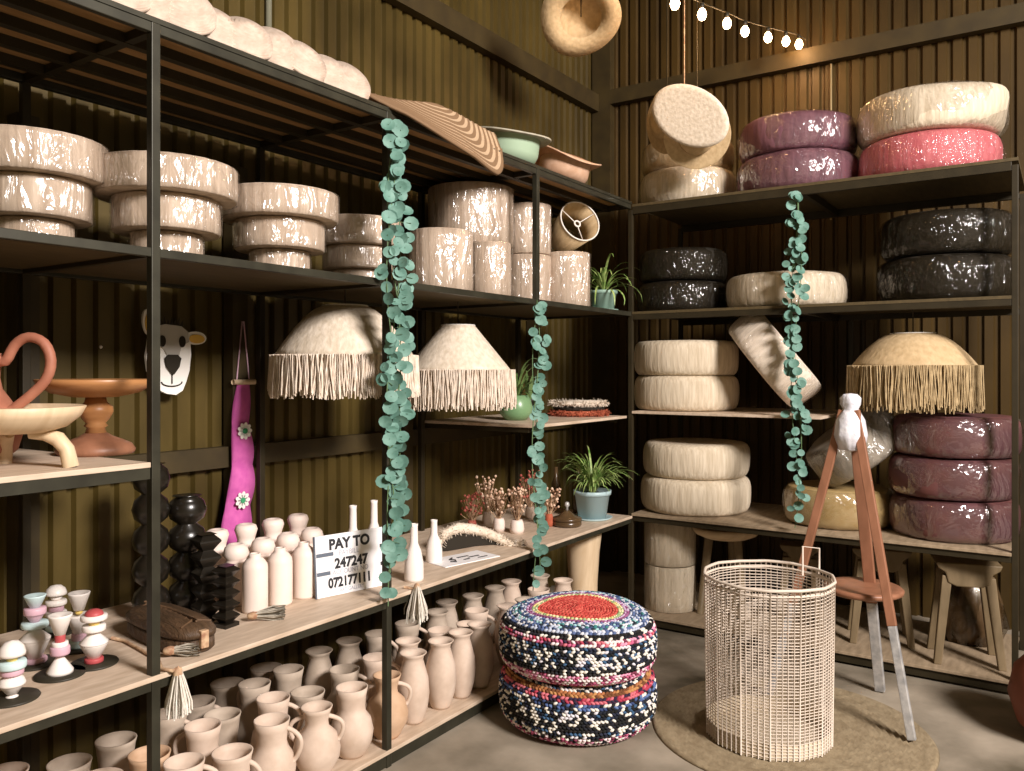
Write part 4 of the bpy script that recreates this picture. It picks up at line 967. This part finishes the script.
for i, (px, R, hg, ti, lab, yw) in enumerate((
    (86, 0.088, 0.055, 0.80, 'cream coiled basket, first along the top shelf edge from the left', -0.4),
    (117, 0.082, 0.050, 0.95, 'cream coiled basket, second along the top shelf, near the left border', -0.2),
    (148, 0.085, 0.060, 0.75, 'cream coiled basket, third along the top shelf, left of the nearest upright', -0.4),
    (180, 0.090, 0.050, 0.95, 'cream coiled basket, fourth along the top shelf, right of the nearest upright', -0.3),
    (213, 0.084, 0.060, 0.80, 'cream coiled basket, fifth along the top shelf, beyond the upright', 0.0),
    (243, 0.080, 0.060, 0.75, 'cream coiled basket, sixth along the top shelf, below the wall pipe', -0.2),
    (272, 0.092, 0.050, 0.95, 'cream coiled basket, seventh along the top shelf, with a clear spiral', -0.4),
    (300, 0.082, 0.055, 0.80, 'cream coiled basket, eighth along the top shelf', 0.1),
    (325, 0.084, 0.050, 0.90, 'cream coiled basket, ninth along the top shelf', -0.2),
    (347, 0.080, 0.045, 0.85, 'cream coiled basket, last one before the big striped mat', -0.1))):
    bowl_hat(px, R, hg, ti, lab, CR, -2.045 if i % 2 else -2.075, yw)
# striped brown mat sagging over the edge
q = at_x(440, 130, XF)
t = thing('round_mat', 'large round brown striped coiled mat sagging over the top shelf edge', 'mat', (-2.14, q.y+0.06, ZS))
vs = []; fs = []; cs = []; NR = 60; NS = 120; RR = 0.40
ca, cb = rgb(128, 102, 76), rgb(184, 158, 128)
for i in range(NR+1):
    for k in range(NS):
        a = 2*PI*k/NS; r = RR*i/NR; x = r*math.cos(a)*0.72; y = r*math.sin(a)*1.08
        g = 0.45+0.55*min(1, max(0, (y+0.30)/0.5))
        over = max(0, x-0.085)
        z = 0.112-0.05*max(0, -y)/0.42-over*1.5*g+0.010*math.sin(y*9+1)+(0.003 if (i//2) % 2 else 0)
        vs.append((x, y, z if x > 0.16 else max(z, 0.014)))
for i in range(NR):
    for k in range(NS):
        fs.append((i*NS+k, i*NS+(k+1) % NS, (i+1)*NS+(k+1) % NS, (i+1)*NS+k)); cs.append(ca if (i//2) % 2 else cb)
o = obj('coiled_mat', MB().add(vs, fs, cs), M['mat_brown'], t)
so = o.modifiers.new('thick', 'SOLIDIFY'); so.thickness = 0.012; so.offset = 1
def hat(name, label, loc, rot, R, rc, hc, mb_, mc, group=None, cord=None, cat='hat', wave=0.0):
    t = thing(name, label, cat, loc, rot, group)
    def fn(a, r, z): return r, z+wave*math.sin(2*a)*(max(0, r-rc)/(R-rc))
    n = 10; pr = [(rc+(R-rc)*k/n, 0.004*(k % 2)) for k in range(n, -1, -1)]
    obj('brim', MB().lathe(pr+[(rc, -0.006), (R, -0.006), (R, 0)], 56, None, fn, False), mb_, t)
    obj('crown', MB().lathe([(rc, -0.004), (rc*0.98, hc*0.6), (rc*0.88, hc*0.88), (rc*0.6, hc), (0, hc*1.02)], 40, None, None, False), mc, t)
    if cord:
        inv = (T(*loc) @ R3(*rot)).inverted()
        obj('cord', MB().tube([inv @ Vector(c) for c in cord], 0.003, 6), M['steelr'], t)
    return t
q = at_x(507, 140, -2.12)
hat('sun_hat', 'grey brimmed hat with a mint green crown resting on the top shelf', (-2.10, q.y, ZS+0.125), (PI-0.03, 0.10, 0.1), 0.185, 0.135, 0.115, M['greyst'], M['greymint'], 'hats on the top shelf', wave=0.01)
q = at_x(556, 150, -2.12)
hat('sun_hat', 'peach straw hat with a bent brim on the top shelf by the corner', (-2.10, q.y+0.06, ZS+0.125), (PI-0.12, 0.18, 0.2), 0.18, 0.13, 0.105, M['peach'], M['peach'], 'hats on the top shelf', wave=0.03)

# hanging straw hats
q = at_t(581, 17, 4.2)
ln = (EYE-q).normalized()
def face_rot(v):  # crown axis away from camera: -v
    return v.to_track_quat('Z', 'Y').to_euler()
v = -(Vector((0, 0, -1))*0.45+(EYE-q).normalized()*0.8).normalized()
hat('straw_hat', 'tan straw hat hanging high from the roof, seen from below', tuple(q), tuple(face_rot(v)), 0.205, 0.105, 0.08, M['raffiat'], M['raffiat'], 'straw hats hanging from the roof', [tuple(q), (q.x, q.y, 4.4)], wave=0.03)
q = at_t(690, 116, 4.0)
v = ((EYE-q).normalized()+Vector((0, 0, -0.1))-RT*0.25).normalized()
e = v.to_track_quat('Z', 'Y').to_matrix().to_4x4() @ Matrix.Rotation(math.radians(58), 4, 'Z')
t = thing('straw_disc', 'bright cream woven oval disc hanging above the beige wrapped poufs', 'wall hanging', (0, 0, 0), (0, 0, 0), 'straw hats hanging from the roof')
e = T(*q) @ e; t.matrix_world = e
obj('disc', MB().lathe([(0, 0.012)]+[(0.2*k/12, 0.012-0.002*(k % 2)) for k in range(1, 12)]+[(0.2, 0.004), (0.198, -0.004), (0, -0.006)], 56, Matrix.Diagonal((0.68, 1.0, 1, 1))), M['raffia'], t)
top = q+Vector((0, 0, 0.12))
obj('cord', MB().tube([e.inverted() @ (q-v*0.012+RT*-0.03+Vector((0, 0, 0.05))), e.inverted() @ Vector((q.x-0.02, q.y-0.02, 4.4))], 0.0025, 6), M['rope'], t)
q2 = at_t(697, 136, 4.12); v2 = ((EYE-q2).normalized()+Vector((0, 0, -0.2))).normalized()
hat('straw_hat', 'tan straw hat hanging behind and below the bright cream disc', tuple(q2), tuple(face_rot(v2)), 0.165, 0.09, 0.045, M['raffiat'], M['raffiat'], 'straw hats hanging from the roof', [tuple(q2+Vector((0, 0, 0.1))), (q2.x, q2.y, 4.4)])
q3 = at_t(667, 122, 4.25); v3 = (RT*-0.85+(EYE-q3).normalized()*0.6).normalized()
hat('straw_hat', 'tan straw hat seen almost edge on left of the bright cream disc', tuple(q3), tuple(face_rot(v3)), 0.16, 0.085, 0.06, M['raffiat'], M['raffiat'], 'straw hats hanging from the roof', [tuple(q3+Vector((0, 0, 0.1))), (q3.x, q3.y, 4.4)])

# string lights
bl = [(640, -14, 3.55), (675, 3, 3.8), (702, 14, 4.05), (727, 23, 4.3), (745, 31, 4.5), (768, 37, 4.68), (786, 41, 4.84), (799, 44, 4.92)]
pts = [at_t(*b_) for b_ in bl]
t = thing('string_lights', 'string of warm round bulbs hanging from the roof beam', 'string lights', tuple(pts[-1]))
base = pts[-1]
wr = MB(); line = [p-base+Vector((0, 0, 0.055)) for p in pts]+[at_y(806, 40, YW-0.09)-base]
wr.tube(line, 0.004, 6); obj('cable', wr, M['steelr'], t)
for p in pts:
    c = p-base
    s_ = obj('bulb', MB().lathe([(0, -0.034), (0.015, -0.026), (0.023, -0.006), (0.019, 0.012), (0.010, 0.026), (0, 0.03)], 16), M['bulb'], t, 0, c)
    obj('socket', MB().lathe([(0, 0.024), (0.011, 0.024), (0.011, 0.052), (0, 0.054)], 12), M['matb'], t, 0, c)
    l = bpy.data.lights.new('bulb_light', 'POINT'); l.energy = 1.6; l.color = (1, 0.55, 0.22); l.shadow_soft_size = 0.03
    lo = bpy.data.objects.new('bulb_light', l); COL.objects.link(lo); lo.parent = t; lo.location = c-Vector((0, 0, 0.03))

# ------------------------------------------------------------------ floor things
# jute rug
RC = (-0.90, 3.27)
rg = MB(); pr = [(0, 0.006)]
for k in range(28):
    r = 0.52*(k+0.5)/28; pr += [(r, 0.0145), (0.52*(k+1)/28, 0.006)]
pr += [(0.525, 0.0), (0, 0.0)]
rg.lathe(pr, 96)
tag(obj('round_rug', rg, M['rug'], None, 0, (RC[0], RC[1], 0.0)), 'round coiled jute rug on the concrete floor under the basket', 'rug')

# braided rag poufs
def rag_pouf(loc, R, H, bands, label, seed, NB=150):
    rnd = random.Random(seed)
    # profile by arc length
    prof = []
    N = 400
    for k in range(N+1):
        u = k/N; a = PI/2-PI*u
        ca, sa = math.cos(a), math.sin(a)
        prof.append((R*(0.70*0+1.0)*(abs(ca)**0.27), H/2+H/2*(1 if sa > 0 else -1)*abs(sa)**0.62))
    L = [0]
    for k in range(N): L.append(L[-1]+math.hypot(prof[k+1][0]-prof[k][0], prof[k+1][1]-prof[k][1]))
    step = 0.0115; nr = int(L[-1]/step)
    def at(s):
        import bisect
        k = min(N-1, max(0, bisect.bisect_right(L, s)-1)); f = (s-L[k])/max(1e-9, L[k+1]-L[k])
        return prof[k][0]+(prof[k+1][0]-prof[k][0])*f, prof[k][1]+(prof[k+1][1]-prof[k][1])*f
    mb = MB(); t = thing('braided_pouf', label, 'pouf', loc, (0, 0, seed), 'pair of braided rag poufs')
    for i in range(nr):
        s0 = i*step; row = [at(s0+step*f) for f in (0.0, 0.5, 1.0)]
        rm = row[1][0]; nb = max(8, int(2*PI*rm/0.0155)); sh = 0.5*(i % 2)
        l = math.hypot(row[2][0]-row[0][0], row[2][1]-row[0][1]) or 1
        tr, tz = (row[2][0]-row[0][0])/l, (row[2][1]-row[0][1])/l      # down the side
        nr_, nz_ = -tz, tr
        frac = s0/L[-1]; pal = bands[-1][1]
        for lim, pp in bands:
            if frac <= lim: pal = pp; break
        under = tuple(c*0.35 for c in pal[0][:3])+(1,)
        vs = []; NU = 64
        for r, z in (row[0], row[2]):
            for k in range(NU): vs.append((r*math.cos(2*PI*k/NU), r*math.sin(2*PI*k/NU), max(0.0005, z)))
        mb.add(vs, [(k, (k+1) % NU, (k+1) % NU+NU, k+NU) for k in range(NU)], [under]*NU)
        tilt = 0.5*(1 if i % 2 else -1); hw = 0.0105; hh_ = step*0.52
        for k in range(nb):
            a = 2*PI*(k+sh)/nb; c = Vector((rm*math.cos(a), rm*math.sin(a), row[1][1]))
            ru = Vector((-math.sin(a), math.cos(a), 0)); td = Vector((tr*math.cos(a), tr*math.sin(a), tz)); nn = Vector((nr_*math.cos(a), nr_*math.sin(a), nz_))
            if nn.dot(Vector((math.cos(a), math.sin(a), (row[1][1]-H/2)*6))) < 0: nn = -nn
            e1 = ru*math.cos(tilt)+td*math.sin(tilt); e2 = td*math.cos(tilt)-ru*math.sin(tilt)
            vs = [c+nn*0.007]; col = rnd.choice(pal)
            for rr_, up_ in ((0.6, 0.0052), (1.0, -0.001)):
                for q_ in range(8):
                    w2 = 2*PI*q_/8; vs.append(c+e1*hw*rr_*math.cos(w2)+e2*hh_*rr_*math.sin(w2)+nn*up_)
            for v_ in vs: v_.z = max(0.0, v_.z)
            fs = [(0, 1+q_, 1+(q_+1) % 8) for q_ in range(8)]+[(1+q_, 9+q_, 9+(q_+1) % 8, 1+(q_+1) % 8) for q_ in range(8)]
            mb.add(vs, fs, [col]*16)
    # jitter
    sw = 0.012
    for v in mb.v:
        a = math.atan2(v.y, v.x); v.z += 0.006*math.sin(2*a+seed)*(v.z/H); q = 1+0.012*math.sin(3*a+seed); v.x *= q; v.y *= q
    obj('braided_cover', mb, M['rag'], t)
    return t
RD = [rgb(190, 78, 68), rgb(176, 64, 58), rgb(204, 98, 84)]; YL = [rgb(214, 196, 130), rgb(150, 170, 120), rgb(226, 214, 170)]
PU = [rgb(128, 72, 108), rgb(150, 90, 130), rgb(196, 170, 196)]; BL = [rgb(88, 104, 142), rgb(180, 188, 204), rgb(60, 74, 106), rgb(206, 206, 210)]
TE = [rgb(60, 122, 120), rgb(70, 90, 130), rgb(150, 190, 190), rgb(40, 50, 60)]; BW = [rgb(34, 34, 34), rgb(30, 34, 44), rgb(226, 220, 206), rgb(214, 210, 214), rgb(220, 214, 204), rgb(40, 44, 60), rgb(60, 90, 120), rgb(28, 28, 26)]
BK = [rgb(30, 30, 28), rgb(34, 34, 40), rgb(40, 36, 34), rgb(226, 220, 206)]
PK = [rgb(190, 96, 130), rgb(232, 214, 214), rgb(120, 56, 76), rgb(214, 150, 174), rgb(226, 220, 214)]
OR = [rgb(182, 134, 84), rgb(166, 108, 68), rgb(110, 70, 44)]; BU = [rgb(74, 94, 140), rgb(96, 118, 160), rgb(56, 70, 108)]
RP = [rgb(170, 60, 80), rgb(50, 40, 60), rgb(200, 110, 120)]
PC = (-1.637, 2.912)
rag_pouf((PC[0], PC[1], 0.0), 0.312, 0.222, [(0.30, BK), (0.355, BW), (0.385, OR), (0.41, RP), (0.445, BU+BK), (0.50, BW), (0.54, BK), (0.575, BW), (0.62, BK+PK), (0.70, PK), (1, PK+BK)], 'lower braided rag pouf, mostly black and white with an orange ring', 1)
rag_pouf((PC[0]+0.004, PC[1]-0.006, 0.219), 0.31, 0.222, [(0.20, RD), (0.225, YL), (0.255, PU), (0.285, BL), (0.335, TE+BL), (0.36, BL), (0.40, BK), (0.425, RP+PK), (0.49, BW), (0.53, BW), (0.555, BK), (0.60, PK), (0.64, PK), (0.70, OR+RP), (1, OR+BK)], 'upper braided rag pouf with a bright red top', 2)

# wire basket
BC = at_z(768, 737, 0); BH = 0.605; BR = 0.238
t = thing('wire_basket', 'tall beige wire mesh basket standing on the jute rug', 'basket', (BC.x, BC.y, 0.013), (0, 0, 0.1))
mb = MB(); NSD = 14
def poly(a, r):
    s_ = 2*PI/NSD; b = (a % s_)-s_/2; return r*(0.25+0.75*math.cos(s_/2)/math.cos(b))
def ring(z, r, rad, seg=4, seed=0): return MB().tube([(poly(a, r)*math.cos(a), poly(a, r)*math.sin(a), z+0.0015*math.sin(a*5+seed)) for a in [2*PI*k/56 for k in range(56)]], rad, seg, True)
for k in range(50):
    z = 0.012+k*(BH-0.03)/49; r = BR*(0.965+0.035*z/BH)
    s_ = ring(z, r, 0.0021, 4, k); mb.add(s_.v, s_.f)
for k in range(70):
    a = 2*PI*k/70; w_ = 0.01*math.sin(k*1.7)
    mb.tube([(poly(a+w_*q_, BR*(0.965+0.035*q_)+0.002)*math.cos(a+w_*q_), poly(a+w_*q_, BR*(0.965+0.035*q_)+0.002)*math.sin(a+w_*q_), BH*q_) for q_ in (0, 0.33, 0.66, 1)], 0.0019, 4)
obj('wire_mesh', mb, M['wire'], t)
rr = ring(BH, BR+0.002, 0.006, 8); r2 = ring(BH-0.022, BR, 0.004, 6); rr.add(r2.v, r2.f); obj('rim', rr, M['wire'], t)
for k in range(NSD):
    a = 2*PI*k/NSD; obj('upright_rod', MB().tube([(BR*0.968*math.cos(a), BR*0.968*math.sin(a), 0), (BR*1.005*math.cos(a), BR*1.005*math.sin(a), BH)], 0.0032, 6), M['wire'], t)
bb = MB(); vs = []; fs = []
for k in range(57):
    a = 2*PI*k/56; r = poly(a, BR*0.96); vs += [(r*math.cos(a), r*math.sin(a), 0.002), (r*math.cos(a), r*math.sin(a), 0.058+0.004*math.sin(a*9))]
fs = [(2*k, 2*k+2, 2*k+3, 2*k+1) for k in range(56)]
bb.add(vs, fs); bb.add([(poly(2*PI*k/56, BR*0.955)*math.cos(2*PI*k/56), poly(2*PI*k/56, BR*0.955)*math.sin(2*PI*k/56), 0.004) for k in range(56)], [tuple(range(56))])
obj('cloth_band', bb, M['sisal'], t)
a = math.radians(60)
ha = (math.atan2(RT.y, RT.x)+0.42); ctr = Vector((BR*math.cos(ha), BR*math.sin(ha), 0)); tg = RT*0.034
obj('handle', MB().tube([ctr-tg+Vector((0, 0, BH-0.03)), ctr-tg+Vector((0, 0, BH+0.085)), ctr+tg+Vector((0, 0, BH+0.075)), ctr+tg+Vector((0, 0, BH-0.03))], 0.0042, 6), M['wire'], t)

# tripod chair
apex = Vector((-0.735, 3.585, 1.235)); FZ = 0.0
feet = [Vector((-0.479, 3.39, 0.0)), Vector((-0.672, 3.87, 0.0)), Vector((-1.05, 3.52, 0.0))]
t = thing('tripod_chair', 'reddish wooden tripod chair with a round seat and silver painted feet', 'chair', (-0.735, 3.585, 0))
off = Vector((-0.735, 3.585, 0))
for i, f_ in enumerate(feet):
    onrug = math.hypot(f_.x-RC[0], f_.y-RC[1]) < 0.54
    f0 = f_+Vector((0, 0, 0.012 if onrug else 0)); top = apex+(f_-apex).normalized()*0.0+(Vector((f_.x, f_.y, apex.z))-apex).normalized()*0.028
    mid = f0.lerp(top, 0.33)
    w_ = 0.046 if i == 1 else 0.034
    lg = obj('leg', MB().beam(mid-off, top-off, w_, 0.026), M['woodr'], t, 0.003)
    obj('painted_foot', MB().beam(f0-off+Vector((0, 0, 0.006)), mid-off, w_*0.9, 0.026), M['silver'], lg, 0.003)
sc = at_t(868, 591, 3.42)
obj('seat', MB().lathe([(0, 0), (0.14, 0), (0.155, 0.008), (0.158, 0.02), (0.15, 0.028), (0.12, 0.024), (0, 0.02)], 40), M['woodr'], t, 0, (sc.x-off.x-0.02, sc.y-off.y, 0.475))
wr = MB().lathe([(0, -0.17), (0.05, -0.16), (0.066, -0.1), (0.056, -0.04), (0.036, -0.005), (0.03, 0.005), (0.04, 0.025), (0.04, 0.05), (0.026, 0.066), (0, 0.07)], 40, None, lambda a, r, z: (r*(1+0.15*noise.noise(Vector((math.cos(a)*3, math.sin(a)*3, z*30)))), z))
obj('cloth_wrapping', wr, M['wrap'], t, 0, apex-off)
